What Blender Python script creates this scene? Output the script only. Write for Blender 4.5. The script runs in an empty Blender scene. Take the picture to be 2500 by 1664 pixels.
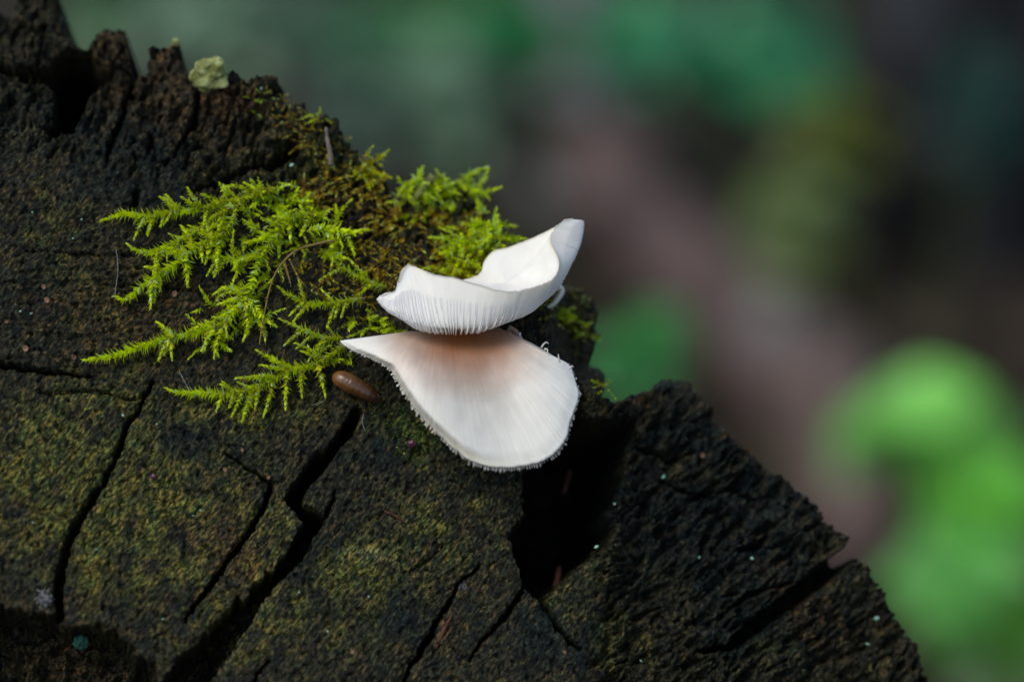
import bpy, math, random
import numpy as np
from mathutils import Vector, Matrix

random.seed(7)
RNG = np.random.default_rng(11)
SC = bpy.context.scene
COL = SC.collection

# ------------------------------------------------------------------ camera
LENS, SENSOR = 85.0, 36.0
CAM_H, PITCH = 0.95, math.radians(25.0)
cam_d = bpy.data.cameras.new('camera')
cam = bpy.data.objects.new('camera', cam_d)
COL.objects.link(cam)
cam.location = (0, 0, CAM_H)
cam.rotation_euler = (math.pi / 2 - PITCH, 0, 0)
cam_d.lens = LENS
cam_d.sensor_width = SENSOR
cam_d.sensor_fit = 'HORIZONTAL'
cam_d.clip_start = 0.01
cam_d.clip_end = 500
cam_d.dof.use_dof = True
cam_d.dof.focus_distance = 0.2970
cam_d.dof.aperture_fstop = 7.0
SC.camera = cam

# ------------------------------------------------------------------ world, sun, exposure
SUN_EL, SUN_AZ = math.radians(56), math.radians(230)     # azimuth clockwise from +Y (away from the camera): high on the left
world = bpy.data.worlds.new('World')
SC.world = world
world.use_nodes = True
wn = world.node_tree.nodes
wl = world.node_tree.links
wn.clear()
sky = wn.new('ShaderNodeTexSky')
sky.sky_type = 'NISHITA'
sky.sun_disc = False
sky.sun_elevation = SUN_EL
sky.sun_rotation = SUN_AZ
sky.air_density = 1.0
sky.dust_density = 1.5
sky.ozone_density = 1.0
bg = wn.new('ShaderNodeBackground')
bg.inputs['Strength'].default_value = 0.12
wo = wn.new('ShaderNodeOutputWorld')
wl.new(sky.outputs[0], bg.inputs[0])
wl.new(bg.outputs[0], wo.inputs[0])

sun_d = bpy.data.lights.new('sun', 'SUN')
sun = bpy.data.objects.new('sun', sun_d)
COL.objects.link(sun)
sun_d.energy = 1.2
sun_d.angle = math.radians(32)
sun_d.color = (1.0, 0.98, 0.94)
_az = SUN_AZ
sdir = Vector((math.sin(_az) * math.cos(SUN_EL), math.cos(_az) * math.cos(SUN_EL), math.sin(SUN_EL)))
sun.rotation_euler = sdir.to_track_quat('Z', 'Y').to_euler()
sun.location = sdir * 5

SC.view_settings.view_transform = 'Standard'
SC.view_settings.look = 'None'
SC.view_settings.gamma = 1.0
SC.view_settings.exposure = 0.52
SC.view_settings.use_curve_mapping = False
SC.render.engine = 'CYCLES'
SC.cycles.use_denoising = True
SC.cycles.max_bounces = 6
SC.cycles.diffuse_bounces = 3

# ------------------------------------------------------------------ design frame
# The log's cut face is one tilted plane standing 0.3 m from the camera.  Its features were measured on the photograph in units of
# about 0.05 mm ("px") and are laid out on that plane; heights are millimetres along the plane's normal.
CAM = np.array([0, 0, CAM_H])
FWD = np.array([0, math.cos(PITCH), -math.sin(PITCH)])
RGT = np.array([1.0, 0, 0])
UPV = np.array([0, math.sin(PITCH), math.cos(PITCH)])
TAN = SENSOR / LENS / 2500.0
PA, PB, Z0 = 0.13, 0.24, 0.3035
NRM = PA * RGT + PB * UPV - FWD
NRM /= np.linalg.norm(NRM)
PXMM = TAN * 0.3          # metres for one px on the face


def tang(x, y):
    return (np.asarray(x, float) - 1250.0) * TAN, (832.0 - np.asarray(y, float)) * TAN


def at(x, y, dist):
    """point of the place seen towards (x, y), dist metres deep"""
    tx, ty = tang(x, y)
    d = np.asarray(dist, float)
    return CAM + (FWD + np.multiply.outer(tx, RGT) + np.multiply.outer(ty, UPV)) * d[..., None]


def face_depth(x, y):
    tx, ty = tang(x, y)
    return Z0 / (1 - PA * tx - PB * ty)


def onface(x, y, h):
    """point h millimetres proud of the cut face plane"""
    return at(x, y, face_depth(x, y) - np.asarray(h, float) * 0.001)


def offface(x, y, w):
    """point w millimetres in front of the cut face towards the viewer's side"""
    return at(x, y, face_depth(x, y) - np.asarray(w, float) * 0.001)


def ground_at(x, y):
    tx, ty = tang(x, y)
    d = FWD + RGT * float(tx) + UPV * float(ty)
    t = -CAM_H / d[2]
    return CAM + d * t


# ------------------------------------------------------------------ noise
def _hash(ix, iy, seed):
    h = (ix.astype(np.int64) * 374761393 + iy.astype(np.int64) * 668265263 + seed * 1442695041) & 0x7fffffff
    h = ((h ^ (h >> 13)) * 1274126177) & 0x7fffffff
    return (h ^ (h >> 16)) & 0xffff


def noise(x, y, seed=0):
    x = np.asarray(x, float); y = np.asarray(y, float)
    xf = np.floor(x); yf = np.floor(y)
    ix = xf.astype(np.int64); iy = yf.astype(np.int64)
    fx = x - xf; fy = y - yf
    u = fx * fx * fx * (fx * (fx * 6 - 15) + 10)
    v = fy * fy * fy * (fy * (fy * 6 - 15) + 10)

    def g(dx, dy):
        a = _hash(ix + dx, iy + dy, seed) * (2 * math.pi / 65536.0)
        return np.cos(a) * (fx - dx) + np.sin(a) * (fy - dy)
    a = g(0, 0); b = g(1, 0); c = g(0, 1); d = g(1, 1)
    return 1.5 * ((a + (b - a) * u) * (1 - v) + (c + (d - c) * u) * v)


def fbm(x, y, seed=0, o=4, gain=0.5):
    s = 0.0; amp = 1.0; t = 0.0
    for k in range(o):
        s = s + amp * noise(x * 2 ** k + 17.3 * k, y * 2 ** k + 9.1 * k, seed + 31 * k)
        t += amp; amp *= gain
    return s / t * 1.4


def ss(a, b, x):
    t = np.clip((x - a) / (b - a), 0, 1)
    return t * t * (3 - 2 * t)


def in_poly(px, py, poly):
    p = np.asarray(poly, float)
    ins = np.zeros(px.shape, bool)
    n = len(p)
    lo, hi = p.min(0), p.max(0)
    box = (px >= lo[0]) & (px <= hi[0]) & (py >= lo[1]) & (py <= hi[1])
    x = px[box]; y = py[box]; r = np.zeros(x.shape, bool)
    for i in range(n):
        x0, y0 = p[i]; x1, y1 = p[(i + 1) % n]
        if y0 == y1:
            continue
        c = ((y0 > y) != (y1 > y))
        r ^= c & (x < (x1 - x0) * (y - y0) / (y1 - y0) + x0)
    ins[box] = r
    return ins


def seg_dist(px, py, pts, closed=False, reach=1e9, widths=None):
    """distance to a polyline; with widths also the width of the nearest place"""
    p = np.asarray(pts, float)
    out = np.full(px.shape, 1e9); wid = np.zeros(px.shape)
    n = len(p)
    for i in range(n if closed else n - 1):
        a = p[i]; b = p[(i + 1) % n]
        box = (px > min(a[0], b[0]) - reach) & (px < max(a[0], b[0]) + reach) & (py > min(a[1], b[1]) - reach) & (py < max(a[1], b[1]) + reach)
        if not box.any():
            continue
        x = px[box] - a[0]; y = py[box] - a[1]
        d = b - a
        t = np.clip((x * d[0] + y * d[1]) / max(d @ d, 1e-9), 0, 1)
        ds = np.hypot(x - t * d[0], y - t * d[1])
        cur = out[box]
        m = ds < cur
        cur[m] = ds[m]
        out[box] = cur
        if widths is not None:
            wc = wid[box]
            wv = widths[i] + (widths[(i + 1) % n] - widths[i]) * t
            wc[m] = wv[m]
            wid[box] = wc
    return (out, wid) if widths is not None else out


# ------------------------------------------------------------------ scene helpers
def mesh_obj(name, verts, faces, mat=None, parent=None, smooth=True, attrs=None):
    """faces: (n,3) or (n,4) int array or list of such arrays"""
    me = bpy.data.meshes.new(name)
    v = np.asarray(verts, np.float32).reshape(-1, 3)
    fl = faces if isinstance(faces, list) else [faces]
    fl = [np.asarray(f, np.int32) for f in fl if len(f)]
    tot = np.concatenate([np.full(len(f), f.shape[1], np.int32) for f in fl])
    idx = np.concatenate([f.ravel() for f in fl])
    me.vertices.add(len(v)); me.vertices.foreach_set('co', v.ravel())
    me.loops.add(len(idx)); me.loops.foreach_set('vertex_index', idx)
    me.polygons.add(len(tot))
    st = np.zeros(len(tot), np.int32); st[1:] = np.cumsum(tot)[:-1]
    me.polygons.foreach_set('loop_start', st)
    me.polygons.foreach_set('loop_total', tot)
    me.update(calc_edges=True)
    me.polygons.foreach_set('use_smooth', np.full(len(tot), bool(smooth)))
    for k, a in (attrs or {}).items():
        a = np.asarray(a, np.float32)
        if a.ndim == 1:
            at_ = me.attributes.new(k, 'FLOAT', 'POINT'); at_.data.foreach_set('value', a)
        else:
            at_ = me.attributes.new(k, 'FLOAT_COLOR', 'POINT')
            at_.data.foreach_set('color', np.concatenate([a[:, :3], np.ones((len(a), 1), np.float32)], 1).ravel())
    if mat:
        me.materials.append(mat)
    me.validate()
    o = bpy.data.objects.new(name, me)
    COL.objects.link(o)
    if parent:
        o.parent = parent
    return o


def tag(o, label=None, cat=None, group=None, kind=None):
    if label: o['label'] = label
    if cat: o['category'] = cat
    if group: o['group'] = group
    if kind: o['kind'] = kind
    return o


def empty(name, loc, label=None, cat=None, group=None):
    o = bpy.data.objects.new(name, None)
    o.empty_display_size = 0.01
    o.location = Vector(loc)
    COL.objects.link(o)
    return tag(o, label, cat, group)


def child(name, verts, faces, mat, root, **k):
    """part given in world coordinates, hung under an unrotated Empty"""
    off = np.array(root.location) if root.type == 'EMPTY' else np.zeros(3)
    p = root
    while p.parent:
        p = p.parent
        off = off + np.array(p.location)
    return mesh_obj(name, np.asarray(verts) - off, faces, mat, root, **k)


def grid_faces(nu, nv, closed_u=False):
    i = np.arange(nu if closed_u else nu - 1)[:, None]; j = np.arange(nv - 1)[None, :]
    i2 = (i + 1) % nu
    return np.stack([i * nv + j, i2 * nv + j, i2 * nv + j + 1, i * nv + j + 1], -1).reshape(-1, 4)


def catmull(pts, n, closed=False):
    p = np.asarray(pts, float)
    m = len(p)
    t = np.linspace(0, m if closed else m - 1, n, endpoint=not closed)
    i = np.floor(t).astype(int)
    if not closed:
        i = np.minimum(i, m - 2)
    f = (t - i)[:, None]
    if closed:
        g = lambda k: p[(i + k) % m]
        p0, p1, p2, p3 = g(-1), g(0), g(1), g(2)
    else:
        g = lambda k: p[np.clip(i + k, 0, m - 1)]
        p0, p1, p2, p3 = g(-1), g(0), g(1), g(2)
    return 0.5 * (2 * p1 + (p2 - p0) * f + (2 * p0 - 5 * p1 + 4 * p2 - p3) * f ** 2 + (3 * p1 - p0 - 3 * p2 + p3) * f ** 3)


def tube(path, radii, sides=6):
    """verts, faces of a tube along path"""
    p = np.asarray(path, float); n = len(p)
    r = np.broadcast_to(np.asarray(radii, float), (n,))
    t = np.gradient(p, axis=0)
    t /= np.linalg.norm(t, axis=1)[:, None] + 1e-12
    ref = np.array([0.3, 0.2, 0.93])
    a = np.cross(t, ref); a /= np.linalg.norm(a, axis=1)[:, None] + 1e-12
    b = np.cross(t, a)
    ang = np.arange(sides) * 2 * math.pi / sides
    v = p[:, None, :] + r[:, None, None] * (np.cos(ang)[None, :, None] * a[:, None, :] + np.sin(ang)[None, :, None] * b[:, None, :])
    v = v.reshape(-1, 3)
    i = np.arange(n - 1)[:, None]; j = np.arange(sides)[None, :]
    j2 = (j + 1) % sides
    f = np.stack([i * sides + j, i * sides + j2, (i + 1) * sides + j2, (i + 1) * sides + j], -1).reshape(-1, 4)
    v = np.concatenate([v, p[:1], p[-1:]])
    k = len(v)
    jj = np.arange(sides); jn = (jj + 1) % sides
    caps = np.concatenate([np.stack([np.full(sides, k - 2), jn, jj], 1), np.stack([np.full(sides, k - 1), (n - 1) * sides + jj, (n - 1) * sides + jn], 1)])
    return v, [f, caps]


class Pack:
    """collects several pieces of one part into one mesh"""
    def __init__(s): s.v = []; s.q = []; s.t = []; s.n = 0; s.a = []
    def add(s, v, f, tint=None):
        fl = f if isinstance(f, list) else [f]
        for x in fl:
            x = np.asarray(x, np.int64)
            if len(x):
                (s.q if x.shape[1] == 4 else s.t).append(x + s.n)
        s.v.append(np.asarray(v, float)); s.n += len(v)
        s.a.append(np.broadcast_to(np.asarray(tint if tint is not None else (1, 1, 1), float), (len(v), 3)))
    def get(s):
        fs = []
        if s.q: fs.append(np.concatenate(s.q))
        if s.t: fs.append(np.concatenate(s.t))
        return np.concatenate(s.v), fs, np.concatenate(s.a)


# ------------------------------------------------------------------ materials
def nmat(name, rough=0.7, spec=0.3):
    m = bpy.data.materials.new(name)
    m.use_nodes = True
    nt = m.node_tree
    b = nt.nodes['Principled BSDF']
    b.inputs['Roughness'].default_value = rough
    b.inputs['Specular IOR Level'].default_value = spec
    return m, nt, b


def attr(nt, name):
    a = nt.nodes.new('ShaderNodeAttribute'); a.attribute_name = name
    return a


def mixc(nt, fac, a, b, mode='MIX'):
    n = nt.nodes.new('ShaderNodeMix'); n.data_type = 'RGBA'; n.blend_type = mode
    for s, v in ((n.inputs[0], fac), (n.inputs[6], a), (n.inputs[7], b)):
        if hasattr(v, 'is_output') or isinstance(v, bpy.types.NodeSocket):
            nt.links.new(v, s)
        elif isinstance(v, (int, float)):
            s.default_value = v
        else:
            s.default_value = (*v, 1) if len(v) == 3 else v
    return n.outputs[2]


def tnoise(nt, scale, detail=4, rough=0.6, coords=None):
    n = nt.nodes.new('ShaderNodeTexNoise')
    n.inputs['Scale'].default_value = scale
    n.inputs['Detail'].default_value = detail
    n.inputs['Roughness'].default_value = rough
    c = coords
    if c is None:
        g = nt.nodes.new('ShaderNodeNewGeometry'); c = g.outputs['Position']
    nt.links.new(c, n.inputs['Vector'])
    return n


def ramp(nt, src, stops):
    r = nt.nodes.new('ShaderNodeValToRGB')
    e = r.color_ramp.elements
    while len(e) > 1: e.remove(e[-1])
    for k, (p, c) in enumerate(stops):
        if k == 0: x = e[0]; x.position = p
        else: x = e.new(p)
        x.color = (*c, 1) if len(c) == 3 else c
    nt.links.new(src, r.inputs[0])
    return r.outputs[0]


def bump(nt, b, height, strength, dist):
    n = nt.nodes.new('ShaderNodeBump')
    n.inputs['Strength'].default_value = strength
    n.inputs['Distance'].default_value = dist
    nt.links.new(height, n.inputs['Height'])
    nt.links.new(n.outputs[0], b.inputs['Normal'])


def plain(name, c1, c2, scale, rough=0.7, spec=0.3, bdist=0.0, bscale=None, sss=0.0):
    m, nt, b = nmat(name, rough, spec)
    n = tnoise(nt, scale)
    nt.links.new(ramp(nt, n.outputs[0], [(0.35, c1), (0.65, c2)]), b.inputs['Base Color'])
    if bdist:
        n2 = tnoise(nt, bscale or scale * 3)
        bump(nt, b, n2.outputs[0], 0.8, bdist)
    if sss:
        b.inputs['Subsurface Weight'].default_value = 1.0
        b.inputs['Subsurface Radius'].default_value = (sss, sss * 0.8, sss * 0.6)
        b.inputs['Subsurface Scale'].default_value = 1.0
    return m


# wood of the cut face: colours of the wood and its algae stains come from the stain attribute, grain from noise
M_WOOD, nt, b = nmat('weathered_wood', 0.56, 0.16)
a = attr(nt, 'stain')
g = nt.nodes.new('ShaderNodeNewGeometry')
comb = nt.nodes.new('ShaderNodeCombineXYZ')
_d1 = RGT * 0.62 + UPV * 0.78
_d2 = RGT * 0.78 - UPV * 0.62
for k_, (v_, f_) in enumerate(((_d1, 0.45), (_d2, 1.0), (NRM, 0.7))):     # rotten fibres: grains drawn out along one direction
    dp = nt.nodes.new('ShaderNodeVectorMath'); dp.operation = 'DOT_PRODUCT'
    nt.links.new(g.outputs['Position'], dp.inputs[0]); dp.inputs[1].default_value = tuple(v_ * f_)
    nt.links.new(dp.outputs['Value'], comb.inputs[k_])
n1 = tnoise(nt, 3000, 4, 0.7, comb.outputs[0])
n2 = tnoise(nt, 560, 4, 0.6)
n3 = tnoise(nt, 1500, 3, 0.6, comb.outputs[0])
c = mixc(nt, 1.0, a.outputs['Color'], ramp(nt, n1.outputs[0], [(0.37, (0.06, 0.08, 0.10)), (0.49, (0.60, 0.62, 0.62)), (0.60, (2.3, 2.2, 1.9)), (0.70, (4.2, 4.0, 3.2))]), 'MULTIPLY')
c = mixc(nt, 0.9, c, ramp(nt, n2.outputs[0], [(0.34, (0.36, 0.46, 0.56)), (0.50, (0.95, 1.0, 0.9)), (0.64, (1.5, 1.4, 1.1))]), 'MULTIPLY')
c = mixc(nt, 0.9, c, ramp(nt, n3.outputs[0], [(0.36, (0.7, 1.05, 1.15)), (0.50, (0.95, 1.05, 0.85)), (0.63, (1.22, 1.02, 0.80))]), 'MULTIPLY')
nt.links.new(c, b.inputs['Base Color'])
bump(nt, b, n1.outputs[0], 1.0, 0.00045)

M_BARK, nt, b = nmat('old_bark', 0.8, 0.2)
n1 = tnoise(nt, 60, 6, 0.65)
nt.links.new(ramp(nt, n1.outputs[0], [(0.3, (0.012, 0.010, 0.008)), (0.6, (0.05, 0.04, 0.028)), (0.75, (0.06, 0.07, 0.025))]), b.inputs['Base Color'])
bump(nt, b, tnoise(nt, 180, 5).outputs[0], 1.0, 0.002)

# mushroom flesh: white, brownish where it grows from the wood
M_MUSH, nt, b = nmat('mushroom_flesh', 0.55, 0.25)
a = attr(nt, 'stain')
n1 = tnoise(nt, 350, 3)
c = mixc(nt, 0.25, a.outputs['Color'], ramp(nt, n1.outputs[0], [(0.3, (0.86, 0.85, 0.84)), (0.7, (1, 1, 1))]), 'MULTIPLY')
nt.links.new(c, b.inputs['Base Color'])
b.inputs['Subsurface Weight'].default_value = 0.5
b.inputs['Subsurface Radius'].default_value = (0.00080, 0.00066, 0.00050)
b.inputs['Subsurface Scale'].default_value = 1.0
bump(nt, b, tnoise(nt, 3500, 2).outputs[0], 0.25, 0.00008)


def leaf_mat(name, rough=0.45, spec=0.35, trans=0.45):
    m, nt, b = nmat(name, rough, spec)
    a = attr(nt, 'tint')
    n1 = tnoise(nt, 900, 2)
    c = mixc(nt, 0.5, a.outputs['Color'], ramp(nt, n1.outputs[0], [(0.3, (0.7, 0.75, 0.6)), (0.7, (1.2, 1.15, 1.1))]), 'MULTIPLY')
    nt.links.new(c, b.inputs['Base Color'])
    tr = nt.nodes.new('ShaderNodeBsdfTranslucent')
    nt.links.new(c, tr.inputs['Color'])
    mx = nt.nodes.new('ShaderNodeMixShader'); mx.inputs[0].default_value = trans
    nt.links.new(b.outputs[0], mx.inputs[1]); nt.links.new(tr.outputs[0], mx.inputs[2])
    nt.links.new(mx.outputs[0], nt.nodes['Material Output'].inputs['Surface'])
    return m


M_MOSS = leaf_mat('moss_leaf', 0.4, 0.3, 0.40)
M_STEM = plain('moss_stem', (0.16, 0.13, 0.02), (0.22, 0.20, 0.03), 1500, 0.5)
M_BROWNSTEM = plain('old_moss_stem', (0.13, 0.085, 0.02), (0.2, 0.14, 0.035), 1500, 0.5)
M_LEAF = leaf_mat('plant_leaf', 0.38, 0.5, 0.4)


# ------------------------------------------------------------------ ground
def litter_ground():
    m, nt, b = nmat('forest_floor', 0.9, 0.15)
    n1 = tnoise(nt, 5, 6, 0.65); n2 = tnoise(nt, 60, 4, 0.6)
    c = ramp(nt, n1.outputs[0], [(0.32, (0.014, 0.012, 0.008)), (0.52, (0.040, 0.031, 0.021)), (0.7, (0.080, 0.060, 0.040))])
    c = mixc(nt, 0.5, c, ramp(nt, n2.outputs[0], [(0.3, (0.4, 0.4, 0.4)), (0.7, (1.5, 1.4, 1.3))]), 'MULTIPLY')
    nt.links.new(c, b.inputs['Base Color'])
    bump(nt, b, n2.outputs[0], 1.0, 0.02)
    # fine near, coarse towards the horizon
    g = np.concatenate([-np.geomspace(300, 4, 14), np.linspace(-3.8, 3.8, 90), np.geomspace(4, 300, 14)])
    gx, gy = np.meshgrid(g, g + 2.0, indexing='ij')
    r = np.hypot(gx, gy - 2.0)
    z = (0.05 * fbm(gx * 0.8, gy * 0.8, 5, 4)) * np.exp(-r / 30) + 0.010 * fbm(gx * 4, gy * 4, 9, 3) * (r < 5)
    z = z - 0.02
    o = mesh_obj('ground', np.stack([gx, gy, z], -1), grid_faces(len(g), len(g)), m)
    tag(o, 'brown forest floor covered in dead leaves', None, None, 'structure')


litter_ground()

# ------------------------------------------------------------------ the log
RIM = [(-130, -20), (-40, 8), (0, 16), (20, 24), (30, 0), (44, -45), (90, -60), (132, -45), (141, 8), (152, 34), (160, 62), (176, 92), (192, 106), (214, 104), (228, 84),
       (246, 66), (272, 60), (300, 64), (318, 86), (316, 140), (311, 182), (326, 188), (352, 178), (362, 132), (374, 112), (396, 100), (424, 86), (440, 96), (446, 142),
       (456, 166), (482, 176), (540, 180), (566, 172), (592, 176), (604, 190), (616, 180), (650, 173), (680, 190), (688, 224), (702, 248), (716, 244), (736, 236), (754, 246),
       (764, 282), (792, 274), (828, 290), (834, 322), (860, 346), (870, 382), (908, 378), (934, 410), (950, 442), (950, 480), (942, 508), (976, 486), (996, 470), (1020, 446),
       (1050, 428), (1110, 432), (1158, 446), (1170, 482), (1200, 512), (1214, 542), (1226, 580), (1240, 640), (1300, 690), (1380, 692), (1420, 697), (1455, 722), (1466, 762), (1460, 832),
       (1446, 880), (1478, 902), (1488, 930), (1472, 958), (1500, 974), (1540, 960), (1590, 946), (1618, 922), (1640, 914), (1680, 916), (1700, 932), (1722, 962), (1746, 992),
       (1772, 1032), (1812, 1076), (1850, 1110), (1892, 1142), (1960, 1190), (2010, 1230), (2030, 1270), (2052, 1290), (2080, 1310), (2070, 1340), (2112, 1362), (2140, 1400), (2162, 1440),
       (2192, 1490), (2240, 1560), (2270, 1640), (2300, 1720), (2440, 2150), (2480, 2600), (2350, 3050), (2050, 3500), (1600, 3850), (1000, 4080), (300, 4120), (-400, 4000),
       (-1000, 3700), (-1500, 3200), (-1780, 2600), (-1850, 2000), (-1720, 1400), (-1400, 800), (-950, 350), (-500, 90), (-260, 20)]
CRACK_C = [(868, 985), (838, 1040), (800, 1085), (770, 1105), (740, 1145), (690, 1215), (700, 1228), (742, 1272), (735, 1286), (695, 1350), (664, 1398), (648, 1390), (640, 1418), (622, 1420),
           (596, 1468), (580, 1450), (566, 1478), (520, 1522), (480, 1570), (436, 1602), (395, 1664), (340, 1780), (330, 2000), (430, 2000), (480, 1750), (515, 1664), (560, 1600), (600, 1540), (640, 1475),
           (668, 1438), (700, 1402), (742, 1362), (770, 1310), (801, 1262), (788, 1254), (737, 1226), (746, 1200), (780, 1162), (820, 1110), (862, 1058), (886, 1000)]
HOLE = [(1278, 1151), (1273, 1208), (1282, 1250), (1257, 1281), (1239, 1307), (1252, 1343), (1267, 1390), (1278, 1431), (1304, 1462), (1325, 1470), (1371, 1426), (1428, 1379), (1460, 1348),
        (1496, 1322), (1508, 1286), (1491, 1255), (1508, 1213), (1528, 1161), (1534, 1110), (1543, 1078), (1560, 1030), (1552, 1008), (1490, 1022), (1423, 1016), (1430, 950), (1400, 910), (1330, 930), (1290, 1040)]
HOLLOW = [(-60, 172), (10, 182), (48, 186), (95, 204), (130, 224), (128, 290), (86, 322), (143, 326), (178, 325), (195, 297), (220, 242), (250, 210), (290, 180), (306, 160), (268, 165), (232, 150), (226, 112), (196, 116), (172, 108), (150, 120), (130, 140),
          (120, 165), (80, 172), (40, 168), (0, 150), (-60, 140)]
PIT = [(-120, 1478), (0, 1470), (62, 1486), (140, 1498), (156, 1526), (250, 1520), (306, 1551), (332, 1587), (384, 1618), (392, 1680), (330, 1850), (-200, 1900)]
LINES = [  # points, widths, depth mm
    ([(372, 930), (363, 949), (343, 995), (311, 1032), (291, 1099), (249, 1182), (208, 1239), (171, 1307), (150, 1385), (140, 1447), (145, 1500)], [2, 4, 5, 10, 12, 13, 17, 19, 21, 21, 24], 7),
    ([(664, 1182), (644, 1234), (612, 1291), (571, 1348), (519, 1421), (477, 1473), (452, 1514)], [7, 11, 13, 12, 12, 9, 3], 6),
    ([(550, 1104), (590, 1132), (633, 1161), (664, 1182)], [2, 4, 5, 5], 3),
    ([(1170, 1381), (1128, 1415), (1102, 1462), (1068, 1517), (1043, 1567), (1005, 1622), (988, 1664), (960, 1740)], [2, 4, 8, 11, 11, 8, 6, 5], 6),
    ([(1276, 1445), (1246, 1487), (1208, 1534), (1174, 1567), (1150, 1610)], [8, 10, 8, 5, 2], 5),
    ([(1325, 1468), (1356, 1525), (1392, 1561), (1418, 1582)], [10, 9, 7, 3], 5),
    ([(2086, 1335), (2030, 1390), (1953, 1447), (1875, 1504), (1823, 1545), (1781, 1577), (1700, 1588)], [34, 44, 46, 40, 32, 20, 4], 9),
    ([(-200, 868), (0, 886), (62, 900), (150, 908), (230, 916)], [16, 13, 10, 8, 2], 4),
    ([(322, 200), (306, 242), (303, 281), (281, 309), (268, 351), (261, 386)], [12, 12, 11, 10, 9, 3], 5),
    ([(488, 226), (469, 303), (443, 345), (424, 384)], [10, 12, 10, 3], 5),
    ([(720, 360), (690, 380), (660, 398), (590, 420), (520, 448), (470, 462)], [26, 34, 20, 12, 9, 4], 4),
    ([(335, 462), (328, 500), (318, 525)], [10, 12, 4], 3),
    ([(820, 1195), (808, 1230), (796, 1262)], [3, 6, 8], 3),
    ([(660, 1610), (630, 1640), (610, 1700)], [3, 6, 8], 3),
    ([(1560, 1090), (1640, 1120), (1700, 1100)], [10, 16, 4], 2.5),
    ([(1620, 1170), (1700, 1205), (1790, 1190), (1850, 1220)], [4, 14, 10, 4], 2.5),
    ([(1880, 1300), (1850, 1330), (1800, 1345)], [10, 22, 6], 3),
    ([(1940, 1420), (1850, 1440), (1760, 1500)], [3, 9, 3], 2.5),
    ([(300, 690), (420, 700), (520, 715)], [2, 5, 2], 1.6),
    ([(60, 610), (200, 618), (330, 622)], [2, 4, 2], 1.2),
    ([(100, 960), (240, 950), (330, 975)], [2, 5, 2], 1.2),
    ([(1000, 1395), (1040, 1370), (1090, 1330)], [2, 4, 2], 1.2),
]


def gauss(x, y, cx, cy, rx, ry=None, ang=0.0):
    ry = ry or rx
    c, s = math.cos(ang), math.sin(ang)
    u = (x - cx) * c + (y - cy) * s; v = -(x - cx) * s + (y - cy) * c
    return np.exp(-(u / rx) ** 2 - (v / ry) ** 2)


def base_h(x, y):
    """broad relief of the face, in mm, without cracks"""
    x = np.asarray(x, float); y = np.asarray(y, float)
    h = 0.9 * fbm(x / 520, y / 520, 3, 3)
    # back spires at the upper left, the knob beside the mushrooms, the mossy mound and the right-hand wedge stand further back
    top = ss(120, 0, y - 0.28 * x + 40) * ss(420, 300, x)
    h = h - 5.5 * ss(330, 150, y - 0.1 * x) * ss(520, 180, x)
    h = h - 4.0 * gauss(x, y, 1110, 470, 170, 110)
    h = h - 7.0 * ss(1330, 1400, x) * ss(960, 880, y)
    h = h - 4.5 * ss(1440, 1600, x + 0.15 * (y - 1200)) * ss(850, 960, y)
    h = h - 1.6 * ss(0, 60, (y - 1500) * 0.6 + (x - 2000) * 0.8 - 20) * ss(1400, 1600, x)
    return h


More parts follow.
